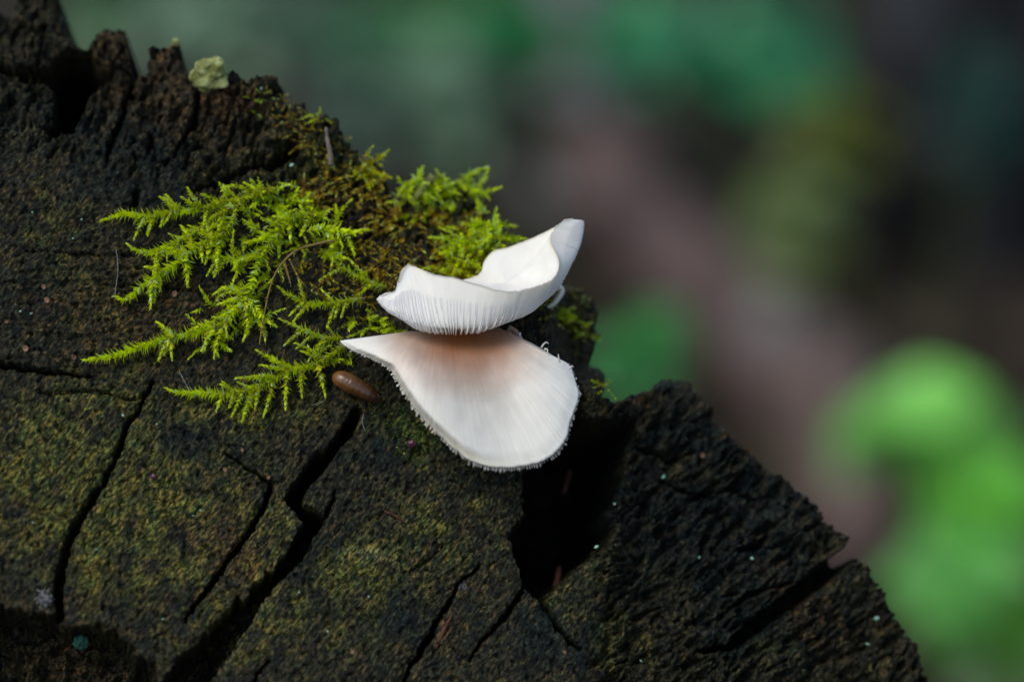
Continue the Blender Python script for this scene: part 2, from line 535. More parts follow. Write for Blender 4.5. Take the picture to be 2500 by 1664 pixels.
def build_log():
    xs = np.concatenate([-np.geomspace(2000, 70, 60), np.arange(-66, 2420, 3.2), [2440, 2470, 2500, 2540]])
    ys = np.concatenate([-np.geomspace(140, 84, 6), np.arange(-80, 1745, 3.2), np.geomspace(1750, 4300, 70)])
    X, Y = np.meshgrid(xs, ys, indexing='ij')
    # ragged outline
    jx = 7 * fbm(X / 26, Y / 26, 21, 4) + 3.0 * noise(X / 7, Y / 7, 25)
    jy = 7 * fbm(X / 26, Y / 26, 22, 4) + 3.0 * noise(X / 7, Y / 7, 26)
    big = np.where((X > 250) & (X < 980) & (Y < 560), 2.0, 1.0) * np.where((X > -80) & (Y < 1750), 1.0, 6.0) * np.where(X > 1450, 0.65, 1.0)
    XP, YP = X + jx * big, Y + jy * big
    ins = in_poly(XP, YP, RIM)
    rd = seg_dist(XP, YP, RIM, True, reach=160)
    rd = np.minimum(rd, 160.0)
    h = base_h(X, Y)
    # roughness zones
    rough = np.clip(ss(420, 250, Y - 0.25 * X + 30 * fbm(X / 90, Y / 90, 40, 2)) * ss(1300, 900, X) + ss(1400, 1520, X) * 0.95 + 0.6 * gauss(X, Y, 1050, 560, 260, 160), 0, 1)
    smoothz = 1 - rough
    wr = ss(1250, 1420, X)                                   # fibre direction: steep at the upper rim, slanting in the wedge
    fx = 0.34 * (1 - wr) + 0.78 * wr; fy = -0.94 * (1 - wr) - 0.62 * wr
    wx = X + 14 * fbm(X / 120, Y / 120, 57, 2); wy = Y + 14 * fbm(X / 120, Y / 120, 58, 2)
    u = wx * fx + wy * fy; v = wx * -fy + wy * fx
    vs = v / (1.75 * (1 - wr) + 1.0 * wr); us = u / (0.72 * (1 - wr) + 1.0 * wr)
    cl = fbm(us / 110, vs / 52, 51, 4)
    md = 0.55 + 0.9 * ss(-0.3, 0.4, fbm(X / 130, Y / 130, 68, 2))
    rid = 1 - np.abs(fbm(us / 90, vs / 30, 52, 4)) * 2.2
    rid2 = 1 - np.abs(fbm(us / 48, vs / 17, 53, 3)) * 2.0
    h += rough * (1.6 * cl + (0.9 * rid + 0.6 * rid2) * md - 0.8)
    h += rough * 0.5 * fbm(u / 30, v / 13, 54, 3, 0.65)
    h -= rough * 1.4 * ss(0.22, 0.45, fbm(u / 70, v / 24, 55, 2))
    h += rough * (0.55 * fbm(X / 22, Y / 22, 56, 3, 0.7) - 0.6 * ss(0.2, 0.5, fbm(X / 18, Y / 18, 59, 2)))
    # smoother sawn parts: shallow waves, granular rot, growth ring ridges on the left
    ringz = gauss(X, Y, 250, 690, 380, 230)
    yy = Y + 0.04 * X + 16 * fbm(X / 240, Y / 240, 60, 2)
    rings = fbm(X / 110, yy / 10.0, 61, 2) - 0.7 * ss(0.25, 0.5, fbm(X / 90, yy / 13.0, 67, 2))
    gu = X * 0.62 - Y * 0.78; gv = X * 0.78 + Y * 0.62
    gran = fbm(gu / 26, gv / 13, 62, 3, 0.65)
    gran2 = noise(gu / 15, gv / 8, 63)
    pits = ss(0.22, 0.5, fbm(X / 22, Y / 22, 64, 2))
    h += smoothz * (0.35 * fbm(X / 130, Y / 130, 65, 3) + 0.48 * rings * ringz + 0.30 * gran + 0.17 * gran2 - 0.45 * pits)
    # saw marks across the lower blocks
    h += smoothz * 0.10 * noise(gv / 9, gu / 90, 66) * ss(900, 1050, Y)
    # rounded, crumbling rim
    R = 34 + 14 * fbm(X / 60, Y / 60, 70, 2)
    e = np.clip(1 - rd / R, 0, 1)
    h -= 1.9 * (1 - np.sqrt(np.clip(1 - e * e, 0, 1)))
    # cracks
    dx = 6 * fbm(X / 30, Y / 30, 80, 4, 0.6) + 2.6 * noise(X / 9, Y / 9, 83)
    dy = 6 * fbm(X / 30, Y / 30, 81, 4, 0.6) + 2.6 * noise(X / 9, Y / 9, 84)
    CX, CY = X + dx, Y + dy
    deep = np.zeros(X.shape)
    for pts, wd, dp in LINES:
        d, w = seg_dist(CX, CY, pts, False, 80, np.array(wd, float))
        k = ss(2.2, -2.2, d - w * 0.5) * (w > 0)
        deep = np.maximum(deep, k * dp)
        h -= 0.35 * np.exp(-(d / (w * 0.8 + 8)) ** 2) * (w > 0)

    def pit(poly, dp, soft, jit=1.0):
        nonlocal deep
        px, py = X + dx * jit, Y + dy * jit
        i = in_poly(px, py, poly)
        d = seg_dist(px, py, poly, True, reach=90)
        d = np.where(i, np.minimum(d, 90), 0)
        k = ss(0, soft, d)
        deep = np.maximum(deep, k * dp)
    pit(CRACK_C, 13, 5)
    pit(HOLE, 32, 26, 1.6)
    pit(HOLLOW, 30, 20, 1.6)
    pit(PIT, 11, 30, 1.8)
    h_c = h - deep
    # rotten crumble at the bottom of pits
    h_c -= np.where(deep > 1, 2.2 * fbm(X / 40, Y / 40, 90, 4) * ss(1, 6, deep), 0)

    # ---- stains: colour of the wood itself
    def mix(c, t, m):
        m = m[..., None]
        return c * (1 - m) + np.array(t) * m
    c = np.zeros(X.shape + (3,)) + np.array([0.0245, 0.0218, 0.0145])
    nA = fbm(X / 150, Y / 150, 100, 5, 0.6); nB = fbm(X / 90, Y / 90, 101, 5, 0.6); nC = fbm(X / 40, Y / 40, 102, 4, 0.6)
    nD = fbm(X / 14, Y / 14, 103, 3, 0.6)
    olive = (0.95 * gauss(X, Y, 330, 1250, 230, 260, 0.5) + 0.8 * gauss(X, Y, 130, 1130, 200, 200) + 0.75 * gauss(X, Y, 870, 1440, 190, 130, 0.6) + 0.40 * gauss(X, Y, 150, 520, 260, 150)
             + 0.5 * gauss(X, Y, 470, 1010, 200, 60) + 0.7 * gauss(X, Y, 1070, 1290, 150, 120) + 0.5 * gauss(X, Y, 640, 1300, 100, 160) + 0.6 * gauss(X, Y, 1420, 1400, 90, 50, -0.8)
             + 0.5 * gauss(X, Y, 640, 1540, 140, 120) + 0.6 * gauss(X, Y, 1480, 1560, 140, 90) + 0.35 * gauss(X, Y, 260, 760, 300, 130) + 0.6 * gauss(X, Y, 660, 1000, 140, 60))
    olive = ss(0.15, 0.85, olive * (0.85 + 1.3 * nB) + 0.34 * nC)
    c = mix(c, (0.076, 0.073, 0.0200), olive * 0.88)
    ygreen = np.clip(gauss(X, Y, 1000, 1060, 90, 70) + 0.5 * gauss(X, Y, 880, 1370, 80, 50) + 0.7 * gauss(X, Y, 1360, 1480, 40, 30) + 0.6 * gauss(X, Y, 1900, 1570, 60, 30) + 0.4 * gauss(X, Y, 1150, 580, 200, 110) + 0.5 * gauss(X, Y, 780, 400, 160, 90) - 0.1 + 0.5 * nC, 0, 1) * (1 - 0.4 * olive)
    c = mix(c, (0.060, 0.090, 0.010), ygreen * 0.6)
    blue = (0.9 * gauss(X, Y, 480, 1080, 200, 60, 0.35) + 0.9 * gauss(X, Y, 1340, 1560, 110, 90) + 1.0 * gauss(X, Y, 1720, 1210, 330, 250, 0.7) + 0.55 * gauss(X, Y, 90, 330, 260, 110) + 0.5 * gauss(X, Y, 300, 330, 160, 90) + 0.7 * gauss(X, Y, 350, 450, 170, 60, -0.2) + 0.6 * gauss(X, Y, 60, 800, 160, 150)
            + 0.7 * gauss(X, Y, 770, 1330, 70, 160, 0.5) + 0.6 * gauss(X, Y, 1000, 1500, 130, 100) + 0.6 * gauss(X, Y, 900, 1100, 120, 60) + 0.5 * gauss(X, Y, 1850, 1500, 200, 160) + 0.5 * gauss(X, Y, 520, 620, 120, 80))
    blue = ss(0.12, 0.80, blue * (0.9 + 1.0 * nA) + 0.40 * nB)
    c = mix(c, (0.0062, 0.0112, 0.0130), blue * 0.92)
    brown = np.clip(0.8 * gauss(X, Y, 560, 1340, 110, 70, 0.6) + 0.7 * gauss(X, Y, 430, 130, 60, 60) + 0.8 * gauss(X, Y, 560, 240, 70, 40) + 0.5 * gauss(X, Y, 270, 90, 50, 50) + 0.5 * gauss(X, Y, 840, 480, 120, 90)
                    + 0.8 * gauss(X, Y, 1090, 1520, 26, 40, 0.6) + 0.5 * gauss(X, Y, 1560, 970, 60, 40) + 0.5 * gauss(X, Y, 1790, 1040, 120, 30, 0.85) + 0.4 * gauss(X, Y, 150, 1580, 160, 90) + 0.5 * gauss(X, Y, 1000, 640, 140, 100) + 0.45 * gauss(X, Y, 330, 760, 260, 110) + 0.45 * gauss(X, Y, 420, 260, 220, 90, 0.35) + 0.4 * gauss(X, Y, 1980, 1500, 160, 70, 0.8) + 0.42 * nC - 0.05, 0, 1)
    c = mix(c, (0.095, 0.048, 0.026), brown * 0.65)
    pale = np.clip(gauss(X, Y, 575, 1555, 14, 70, 0.52) + 0.5 * gauss(X, Y, 650, 1455, 10, 40, 0.5) + 0.6 * gauss(X, Y, 905, 1355, 50, 16, 0.2), 0, 1)
    c = mix(c, (0.22, 0.19, 0.12), pale * 0.6)
    c = mix(c, (0.07, 0.052, 0.035), np.clip(ss(0.42, 0.6, nD), 0, 1) * 0.5)
    c = np.clip(c, 0.003, 0.5)

    hb = base_h(X, Y)
    P = onface(X, Y, hb) + np.multiply.outer((h_c - hb) * 0.001, NRM)
    nx, ny = X.shape
    # keep cells whose corners are all inside
    keep = ins[:-1, :-1] & ins[1:, :-1] & ins[1:, 1:] & ins[:-1, 1:]
    I, J = np.nonzero(keep)
    q = np.stack([I * ny + J, (I) * ny + J + 1, (I + 1) * ny + J + 1, (I + 1) * ny + J], -1)
    cx = (X[:-1, :-1])[keep]; cy = (Y[:-1, :-1])[keep]
    # wood segments between the long cracks
    SEG = [
        [(-3000, 800), (-200, 868), (0, 886), (150, 908), (363, 949), (343, 995), (311, 1032), (291, 1099), (249, 1182), (208, 1239), (171, 1307), (150, 1385), (140, 1447), (145, 1520), (60, 1800), (-300, 4500), (-3000, 4500)],
        [(363, 949), (560, 1040), (550, 1104), (633, 1161), (664, 1182), (644, 1234), (612, 1291), (571, 1348), (519, 1421), (477, 1473), (452, 1514), (400, 1600), (300, 1900), (-300, 4500), (60, 1800), (145, 1520), (140, 1447), (150, 1385), (171, 1307), (208, 1239), (249, 1182), (291, 1099), (311, 1032), (343, 995)],
        [(664, 1182), (700, 1218), (770, 1264), (717, 1350), (655, 1430), (580, 1510), (500, 1600), (380, 1900), (300, 1900), (400, 1600), (452, 1514), (477, 1473), (519, 1421), (571, 1348), (612, 1291), (644, 1234)],
        [(877, 985), (1000, 960), (1350, 940), (1300, 1050), (1340, 1200), (1325, 1470), (1356, 1525), (1418, 1582), (1600, 1900), (1500, 4500), (-300, 4500), (380, 1900), (500, 1600), (580, 1510), (655, 1430), (717, 1350), (790, 1258), (742, 1230), (700, 1218), (742, 1172), (815, 1083)],
        [(1350, 940), (1420, 890), (1700, 850), (2200, 1330), (2086, 1335), (2030, 1390), (1953, 1447), (1875, 1504), (1823, 1545), (1781, 1577), (1700, 1588), (1690, 1800), (1600, 1900), (1418, 1582), (1356, 1525), (1325, 1470), (1340, 1200), (1300, 1050)],
        [(2200, 1300), (2600, 1500), (2700, 4500), (1500, 4500), (1600, 1900), (1690, 1800), (1700, 1588), (1781, 1577), (1823, 1545), (1875, 1504), (1953, 1447), (2030, 1390), (2086, 1335)],
        [(-3000, 330), (0, 330), (180, 330), (270, 395), (330, 480), (470, 462), (590, 420), (690, 380), (950, 500), (1000, 300), (800, -300), (-3000, -300)],
    ]
    label = np.full(len(q), len(SEG))
    for k, pg in enumerate(SEG):
        m = in_poly(cx, cy, pg)
        label[m & (label == len(SEG))] = k
    root_p = onface(300, 2000, -900)
    root = empty('weathered_log', (root_p[0], root_p[1], 0), 'dark cracked old log end, algae stained, carrying white mushrooms and moss', 'log')
    Pf = P.reshape(-1, 3); cf = c.reshape(-1, 3)
    for k in range(len(SEG) + 1):
        f = q[label == k]
        if not len(f):
            continue
        u_, inv = np.unique(f, return_inverse=True)
        child('wood_segment', Pf[u_], inv.reshape(-1, 4), M_WOOD, root, attrs={'stain': cf[u_]})
    # ---- bark mantle: boundary edges carried back along the log
    e = np.concatenate([q[:, [0, 1]], q[:, [1, 2]], q[:, [2, 3]], q[:, [3, 0]]])
    es = np.sort(e, 1)
    key = es[:, 0].astype(np.int64) * (nx * ny) + es[:, 1]
    _, first, cnt = np.unique(key, return_index=True, return_counts=True)
    be = e[first[cnt == 1]]
    bu, binv = np.unique(be, return_inverse=True)
    binv = binv.reshape(-1, 2)
    bp = Pf[bu]
    ax = FWD * 0.86 - UPV * 0.22
    ax /= np.linalg.norm(ax)
    cen = onface(300, 2000, 0)
    rings_ = [bp]
    bx = bp @ np.array([1., 0, 0]); by = bp @ UPV
    for L, s in ((0.003, 0.004), (0.012, 0.012), (0.05, 0.03), (0.15, 0.03), (0.4, 0.02), (1.0, -0.02), (1.75, -0.10)):
        inw = cen + ax * 0 - bp
        inw = inw - np.outer(inw @ ax, ax)
        wob = 0.02 * fbm(bx * 40 + L * 3, by * 40 + L, 120, 3)[:, None]
        rings_.append(bp + ax * L + inw * (s + np.abs(wob) * min(1, L * 12)))
    nb = len(bu)
    V = np.concatenate(rings_)
    F = np.concatenate([np.stack([k * nb + binv[:, 1], k * nb + binv[:, 0], (k + 1) * nb + binv[:, 0], (k + 1) * nb + binv[:, 1]], 1) for k in range(len(rings_) - 1)])
    child('bark', V, F, M_BARK, root)


build_log()


# ------------------------------------------------------------------ mushrooms
def surf_normals(S, closed):
    if closed:
        du = np.roll(S, -1, 0) - np.roll(S, 1, 0)
    else:
        du = np.gradient(S, axis=0)
    dv = np.gradient(S, axis=1)
    n = np.cross(du, dv)
    n /= np.linalg.norm(n, axis=2)[..., None] + 1e-15
    n[:, 0] = n[:, min(3, S.shape[1] - 1)]
    return n


def stains(r, far, near, reach):
    t = ss(reach, 0.0, r)[..., None]
    return np.array(far) * (1 - t) + np.array(near) * t


WHITE = (0.80, 0.765, 0.665)
TAN_ = (0.31, 0.100, 0.018)


def sheet(name, S, n, thick, mat, root, stain, closed, part='cap', upper=None, upstain=None):
    """closed shell from a surface and its thickness; n points to the upper side"""
    nu, nv = S.shape[:2]
    T = (S if upper is None else upper) + n * thick[..., None]
    V = np.concatenate([S.reshape(-1, 3), T.reshape(-1, 3)])
    g = grid_faces(nu, nv, closed)
    m = nu * nv
    i = np.arange(nu if closed else nu - 1); i2 = (i + 1) % nu
    rim = np.stack([i * nv + nv - 1, m + i * nv + nv - 1, m + i2 * nv + nv - 1, i2 * nv + nv - 1], 1)
    fs = [g[:, ::-1], g + m, rim]
    if not closed:
        j = np.arange(nv - 1)
        fs.append(np.stack([j, j + 1, m + j + 1, m + j], 1))
        k = (nu - 1) * nv
        fs.append(np.stack([k + j + 1, k + j, m + k + j, m + k + j + 1], 1))
    return child(part, V, np.concatenate(fs), mat, root, attrs={'stain': np.concatenate([stain.reshape(-1, 3), (stain if upstain is None else upstain).reshape(-1, 3)])})


def gills(S, n, ts, r0, hmax, edge, thick, mat, root, col, out=0.0, seed=1, hcurve=None, radial=None, hs=None):
    """thin plates standing off the lower side of the cap; S indexed [t, r]; n points to the upper side"""
    rg = np.random.default_rng(seed)
    nu, nv = S.shape[:2]
    pk = Pack(); cols = []
    for k, t in enumerate(ts):
        i = int(t) % nu
        j0 = int(nv * (r0 if k % 2 == 0 else min(0.92, r0 + 0.35 * rg.random() + 0.1)))
        js = np.unique(np.round(np.linspace(j0, nv - 1, 12)).astype(int))
        p = S[i, js]; nn = n[i, js]
        side = S[(i + 1) % nu, js] - S[i - 1, js]
        side /= np.linalg.norm(side, axis=1)[:, None] + 1e-12
        f = (js - j0) / max(1, nv - 1 - j0) if hcurve is None else np.clip((js / (nv - 1) - r0) / (1 - r0), 0, 1)
        hh = hmax * np.interp(f, [0, 0.12, 0.5, 0.8, 1.0], hcurve or [0.35, 1.0, 0.75, 0.6, edge]) * (0.75 + 0.5 * rg.random() if hcurve is None else 0.88 + 0.24 * rg.random())
        if hs is not None: hh = np.where(hh > 0, hh * hs[i], hh)
        th = thick * (0.8 + 0.4 * rg.random())
        rad = S[i, -1] - S[i, -3] if radial is None else radial[i]; rad = rad / (np.linalg.norm(rad) + 1e-12); rad /= np.linalg.norm(rad) + 1e-12
        base = p + nn * 0.00012
        tip = p - nn * hh[:, None]
        ext = np.zeros(len(js)); ext[-1] = (out if np.isscalar(out) else out[i]) * (0.5 + rg.random())
        tip = tip + rad * ext[:, None]; base = base + rad * (ext * 0.7)[:, None]
        A = base - side * th * 0.5; B = base + side * th * 0.5
        C = tip + side * th * 0.22; D = tip - side * th * 0.22
        m = len(js)
        V = np.concatenate([A, B, C, D])
        jj = np.arange(m - 1)
        F = [np.stack([jj + m, jj + m + 1, jj + 2 * m + 1, jj + 2 * m], 1), np.stack([jj + 2 * m, jj + 2 * m + 1, jj + 3 * m + 1, jj + 3 * m], 1), np.stack([jj + 3 * m, jj + 3 * m + 1, jj + 1, jj], 1),
             np.array([[m - 1, 2 * m - 1, 3 * m - 1, 4 * m - 1], [0, 3 * m, 2 * m, m]])]
        pk.add(V, np.concatenate(F), col)
    v, f, a = pk.get()
    o = child('gills', v, f, mat, root, attrs={'stain': a}, smooth=False)
    o['kind'] = 'stuff'
    return o


def upper_mushroom():
    #      margin (x, y, w)        belly (x, y, w)
    C = [((925, 723, 9.0), (931, 741, 8.6)), ((944, 714, 9.6), (940, 756, 9.2)), ((964, 707, 10.0), (958, 769, 10.0)), ((971, 684, 10.4), (978, 781, 10.8)), ((980, 660, 10.6), (998, 792, 11.3)), ((994, 646, 10.9), (1018, 800, 11.8)),
         ((1015, 652, 11.5), (1042, 806, 12.3)), ((1050, 667, 12.8), (1072, 810, 12.8)), ((1106, 677, 14.4), (1105, 811, 13.0)), ((1160, 692, 15.8), (1145, 812, 13.0)), ((1210, 707, 16.8), (1185, 808, 13.0)), ((1258, 710, 17.2), (1225, 795, 13.0)),
         ((1300, 700, 17.0), (1262, 783, 12.8)), ((1335, 688, 16.4), (1296, 764, 12.4)), ((1356, 676, 15.6), (1326, 740, 11.8)), ((1365, 655, 14.8), (1352, 712, 11.0)), ((1364, 632, 14.0), (1372, 682, 10.2)), ((1354, 610, 13.2), (1388, 654, 9.4)),
         ((1344, 590, 12.5), (1402, 628, 8.6)), ((1345, 572, 11.8), (1412, 604, 8.0)), ((1354, 558, 11.0), (1415, 588, 7.8)), ((1368, 545, 10.4), (1417, 574, 7.6)), ((1383, 535, 9.6), (1416, 563, 7.4)), ((1398, 534, 8.7), (1413, 556, 6.8)), ((1394, 540, 7.8), (1404, 562, 5.9)),
         ((1360, 552, 7.2), (1374, 572, 5.2)), ((1318, 574, 6.0), (1330, 600, 3.6)), ((1260, 596, 5.0), (1270, 640, 2.8)), ((1208, 612, 4.4), (1220, 670, 2.4)), ((1184, 634, 4.2), (1190, 700, 2.2)), ((1174, 662, 4.2), (1170, 720, 2.2)),
         ((1150, 676, 4.4), (1140, 736, 2.2)), ((1100, 690, 5.0), (1100, 744, 2.6)), ((1040, 700, 5.8), (1050, 750, 3.4)), ((980, 712, 7.0), (1000, 756, 4.6)), ((945, 722, 8.0), (955, 752, 6.6))]
    C = [((a_[0], a_[1], 3 + (a_[2] - 3) * 0.66), (b_[0], b_[1] - (11 if b_[1] > 770 else 6 if b_[1] > 735 else 0), 3 + (b_[2] - 3) * 0.6)) for a_, b_ in C]
    NU, NV = 420, 56
    M = catmull([c[0] for c in C], NU, True); B = catmull([c[1] for c in C], NU, True)
    t = np.arange(NU) / NU
    # small wavy irregularities of the margin
    wig = 2.2 * noise(t * 40, t * 0 + 3.3, 7) + 1.2 * noise(t * 110, t * 0 + 1.3, 8)
    M[:, 1] += wig; M[:, 0] += 0.5 * wig
    Cc = np.array([1112, 772, 3.0])
    r = np.linspace(0, 1, NV)
    k = 0.52
    S = np.zeros((NU, NV, 3))
    def herm(p0, p1, m0, m1, q):
        return (2 * q ** 3 - 3 * q ** 2 + 1) * p0 + (q ** 3 - 2 * q ** 2 + q) * m0 + (-2 * q ** 3 + 3 * q ** 2) * p1 + (q ** 3 - q ** 2) * m1
    tgb = (M - Cc) * 0.34            # direction in which the flesh passes the belly
    for j, x in enumerate(r):        # smooth run from the stalk over the belly to the margin
        S[:, j] = herm(Cc + 0 * B, B, (B - Cc) * 1.3, tgb, x / k) if x < k else herm(B, M, tgb, (M - B) * 0.9, (x - k) / (1 - k))
    W = offface(S[..., 0], S[..., 1], S[..., 2])
    n = surf_normals(W, True)
    # upper side looks into the funnel
    inner = offface(1150, 690, 7.5)
    if np.sum(((inner - W) * n).sum(2)[:, 30:]) < 0:
        n = -n
    th = (0.00100 - 0.00048 * r)[None, :] * np.ones((NU, 1))
    th *= (0.25 + 0.75 * ss(1.0, 0.80, r))[None, :]
    tipz = np.exp(-((t - 0.66) / 0.06) ** 2)[:, None]
    th *= 1 - 0.9 * tipz * ss(0.3, 0.8, r)[None, :]
    root = empty('mushroom', offface(1112, 775, 2.0), 'upper white mushroom with wavy upturned cap showing its gills', 'mushroom', 'white mushrooms on the log')
    R = np.broadcast_to(r, (NU, NV))
    # upper side: a shallow, smooth bowl spanning the margin
    Ct = np.array([1238, 690, 6.4])
    rt = (r * 0.978)[None, :, None]
    Tp = Ct * (1 - rt) + M[:, None, :] * rt
    Tp[..., 1] += 64 * 0.26 * 4 * (rt * (1 - rt))[..., 0]
    Tp[..., 2] -= 0.5 * np.sin(rt[..., 0] * math.pi) - 0.18
    Tp[..., 2] += 0.10 * fbm(Tp[..., 0] / 60, Tp[..., 1] / 40, 37, 3) * (1 - rt[..., 0] ** 4)
    up_ = offface(Tp[..., 0], Tp[..., 1], Tp[..., 2])
    stn = stains(R, WHITE, (0.62, 0.42, 0.30), 0.14)
    edge_ = ss(0.965, 1.0, R)[..., None]
    stn = stn * (1 - edge_) + np.array((0.70, 0.62, 0.47)) * edge_
    usn = np.array(WHITE) * (1 + 0.05 * fbm(Tp[..., 0] / 30, Tp[..., 1] / 30, 41, 3))[..., None]
    usn = usn * (1 - edge_) + np.array((0.70, 0.62, 0.47)) * edge_
    stn = stn * (1 + 0.05 * fbm(t[:, None] * 90 + 0 * R, R * 3, 38, 2))[..., None]
    cap = sheet('cap', W, n, th * 0, M_MUSH, root, stn, True, upper=up_, upstain=usn)
    ts = np.linspace(0, NU, 200, endpoint=False)
    rgn = np.random.default_rng(5)
    ts = ts + rgn.uniform(-0.8, 0.8, len(ts))
    gills(W, n, ts, 0.30, 0.00080, 0.04, 0.00015, M_MUSH, cap, (0.82, 0.79, 0.73), seed=6, hcurve=[0.35, 1.0, 0.12, -0.03, -0.12], hs=np.interp(np.arange(NU) / NU, [0, 0.05, 0.12, 0.28, 0.40, 0.5, 1], [0.4, 0.6, 1, 1, 0.35, 0.25, 0.3]))
    # short stalk running back into the wood
    pth = catmull([offface(1112, 776, 4.5), offface(1118, 782, 1.5), onface(1122, 786, -2.5)], 8)
    v, f = tube(pth, np.linspace(0.0030, 0.0036, 8), 16)
    child('stalk', v, f, M_MUSH, root, attrs={'stain': np.tile((0.5, 0.3, 0.2), (len(v), 1))})


def lower_mushroom():
    C = [  # attachment (x, y, w), margin (x, y, w)
        ((1000, 808, 2.2), (831, 831, 6.2)), ((1004, 808, 2.3), (840, 842, 6.6)), ((1008, 808, 2.5), (868, 858, 7.4)), ((1014, 808, 2.7), (903, 873, 8.2)), ((1022, 808, 2.9), (930, 888, 9.0)), ((1030, 807, 3.1), (952, 900, 9.7)),
        ((1040, 806, 3.3), (972, 934, 10.8)), ((1050, 806, 3.5), (997, 975, 12.0)), ((1062, 805, 3.7), (1024, 1012, 13.0)), ((1076, 804, 3.9), (1058, 1049, 13.9)), ((1090, 804, 4.0), (1100, 1087, 14.7)),
        ((1102, 803, 4.1), (1142, 1119, 15.2)), ((1112, 803, 4.2), (1182, 1135, 15.6)), ((1122, 802, 4.2), (1220, 1139, 15.8)), ((1132, 801, 4.2), (1258, 1138, 15.8)), ((1142, 801, 4.1), (1296, 1132, 15.6)),
        ((1152, 800, 4.0), (1330, 1121, 15.2)), ((1160, 800, 3.9), (1358, 1100, 14.6)), ((1168, 799, 3.8), (1380, 1072, 13.8)), ((1176, 799, 3.6), (1391, 1034, 12.8)), ((1184, 798, 3.4), (1405, 994, 11.6)), ((1190, 798, 3.2), (1413, 966, 10.8)),
        ((1196, 797, 3.0), (1408, 940, 10.0)), ((1200, 797, 2.8), (1400, 912, 9.2)), ((1204, 796, 2.7), (1388, 888, 8.4)), ((1207, 796, 2.5), (1364, 876, 7.6)), ((1209, 796, 2.4), (1334, 858, 6.8)), ((1211, 796, 2.3), (1300, 838, 6.0))]
    C = [(a_, (m_[0], m_[1], 2.5 + (m_[2] - 2.5) * 0.62)) for a_, m_ in C]
    NU, NV = 840, 60
    A = catmull([c[0] for c in C], NU); M = catmull([c[1] for c in C], NU)
    t = np.linspace(0, 1, NU)
    r = np.linspace(0, 1, NV)[None, :, None]
    # margin irregularities
    arc = np.concatenate([[0], np.cumsum(np.hypot(*np.diff(M[:, :2], axis=0).T))])
    wig = 2.0 * noise(arc / 28, arc * 0 + 2.2, 17) + 1.0 * noise(arc / 9, arc * 0, 18)
    dirm = M[:, :2] - A[:, :2]; dirm /= np.linalg.norm(dirm, axis=1)[:, None]
    M[:, :2] += dirm * wig[:, None]
    S = A[:, None, :] * (1 - r) + M[:, None, :] * r
    rr = r[..., 0]
    # arched profile: rises off the wood quickly, levels out, margin turned down
    rise = 2.6 * np.sin(np.clip(rr, 0, 1) * math.pi) * (0.55 + 0.45 * np.sin(t * math.pi))[:, None]
    # a broad fold runs from the base to the lower left; a soft trough right of it
    fold = 1.1 * np.exp(-((t - 0.26) / 0.10) ** 2)[:, None] - 2.4 * np.exp(-((t - 0.52) / 0.13) ** 2)[:, None] + 0.7 * np.exp(-((t - 0.74) / 0.10) ** 2)[:, None]
    rise = rise + fold * np.sin(np.clip(rr * 1.0, 0, 1) * math.pi * 0.62) ** 2
    roll = (0.25 + 1.9 * np.exp(-((t - 0.27) / 0.15) ** 2))[:, None]
    rise = rise - roll * ss(0.87, 1.0, rr) ** 1.3 * 1.1
    # faint radial streaks towards the margin
    rise = rise + (0.02 + 0.10 * ss(0.5, 0.75, t))[:, None] * noise(np.broadcast_to(t[:, None] * 130, (NU, NV)), rr * 2 + np.zeros((NU, 1)), 19) * ss(0.66, 0.97, rr)
    S[..., 2] += rise
    # bend the straight spokes a little so that the outline flares
    W = offface(S[..., 0], S[..., 1], S[..., 2])
    n = surf_normals(W, False)
    if np.sum(n @ FWD) > 0:
        n = -n
    root = empty('mushroom', offface(1108, 802, 2.0), 'lower white mushroom with drooping fan cap, brownish at its base', 'mushroom', 'white mushrooms on the log')
    th = -(0.0012 - 0.0008 * r[..., 0]) * np.ones((NU, 1))
    R = np.broadcast_to(r[..., 0], (NU, NV))
    dist = np.hypot((S[..., 0] - 1135) / 1.15, (S[..., 1] - 800) / 0.95) + 14 * fbm(S[..., 0] / 50, S[..., 1] / 80, 29, 3)
    tt_ = (ss(205, 12, dist) ** 0.62)[..., None]
    st = np.array(WHITE) * (1 - tt_) + np.array(TAN_) * tt_
    st2 = stains(dist, (1, 1, 1), (0.90, 0.84, 0.80), 330)
    cream = (ss(0.90, 0.97, R) * np.exp(-((t - 0.3) / 0.2) ** 2)[:, None])[..., None]
    grey = (np.exp(-(((S[..., 0] - 1165 - 0.12 * (S[..., 1] - 800)) / 95) ** 2) - (((S[..., 1] - 965) / 105) ** 2)) * (0.8 + 0.5 * fbm(S[..., 0] / 60, S[..., 1] / 90, 23, 3)))[..., None] * 0.75  # trough's shading put into the colour, along with grey water-soaked flesh
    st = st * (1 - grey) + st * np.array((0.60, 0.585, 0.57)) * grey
    st = st * (1 + 0.06 * fbm(t[:, None] * 110 + 0 * R, R * 2.5, 39, 2) + 0.05 * fbm(S[..., 0] / 40, S[..., 1] / 40, 40, 3))[..., None]
    st = st * st2 * (1 - cream) + np.array((0.80, 0.72, 0.55)) * cream
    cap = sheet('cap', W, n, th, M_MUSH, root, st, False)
    ts = np.interp(np.linspace(0, arc[-1], 165), arc, np.arange(NU))[1:-1]
    U = W + n * th[..., None]
    tip_w = offface(M[:, 0], M[:, 1], M[:, 2]); base_w = offface(A[:, 0], A[:, 1], A[:, 2])
    radial = tip_w - base_w
    # across the margin, outward
    along = np.gradient(tip_w, axis=0); along /= np.linalg.norm(along, axis=1)[:, None]
    radial = radial - (radial * along).sum(1)[:, None] * along
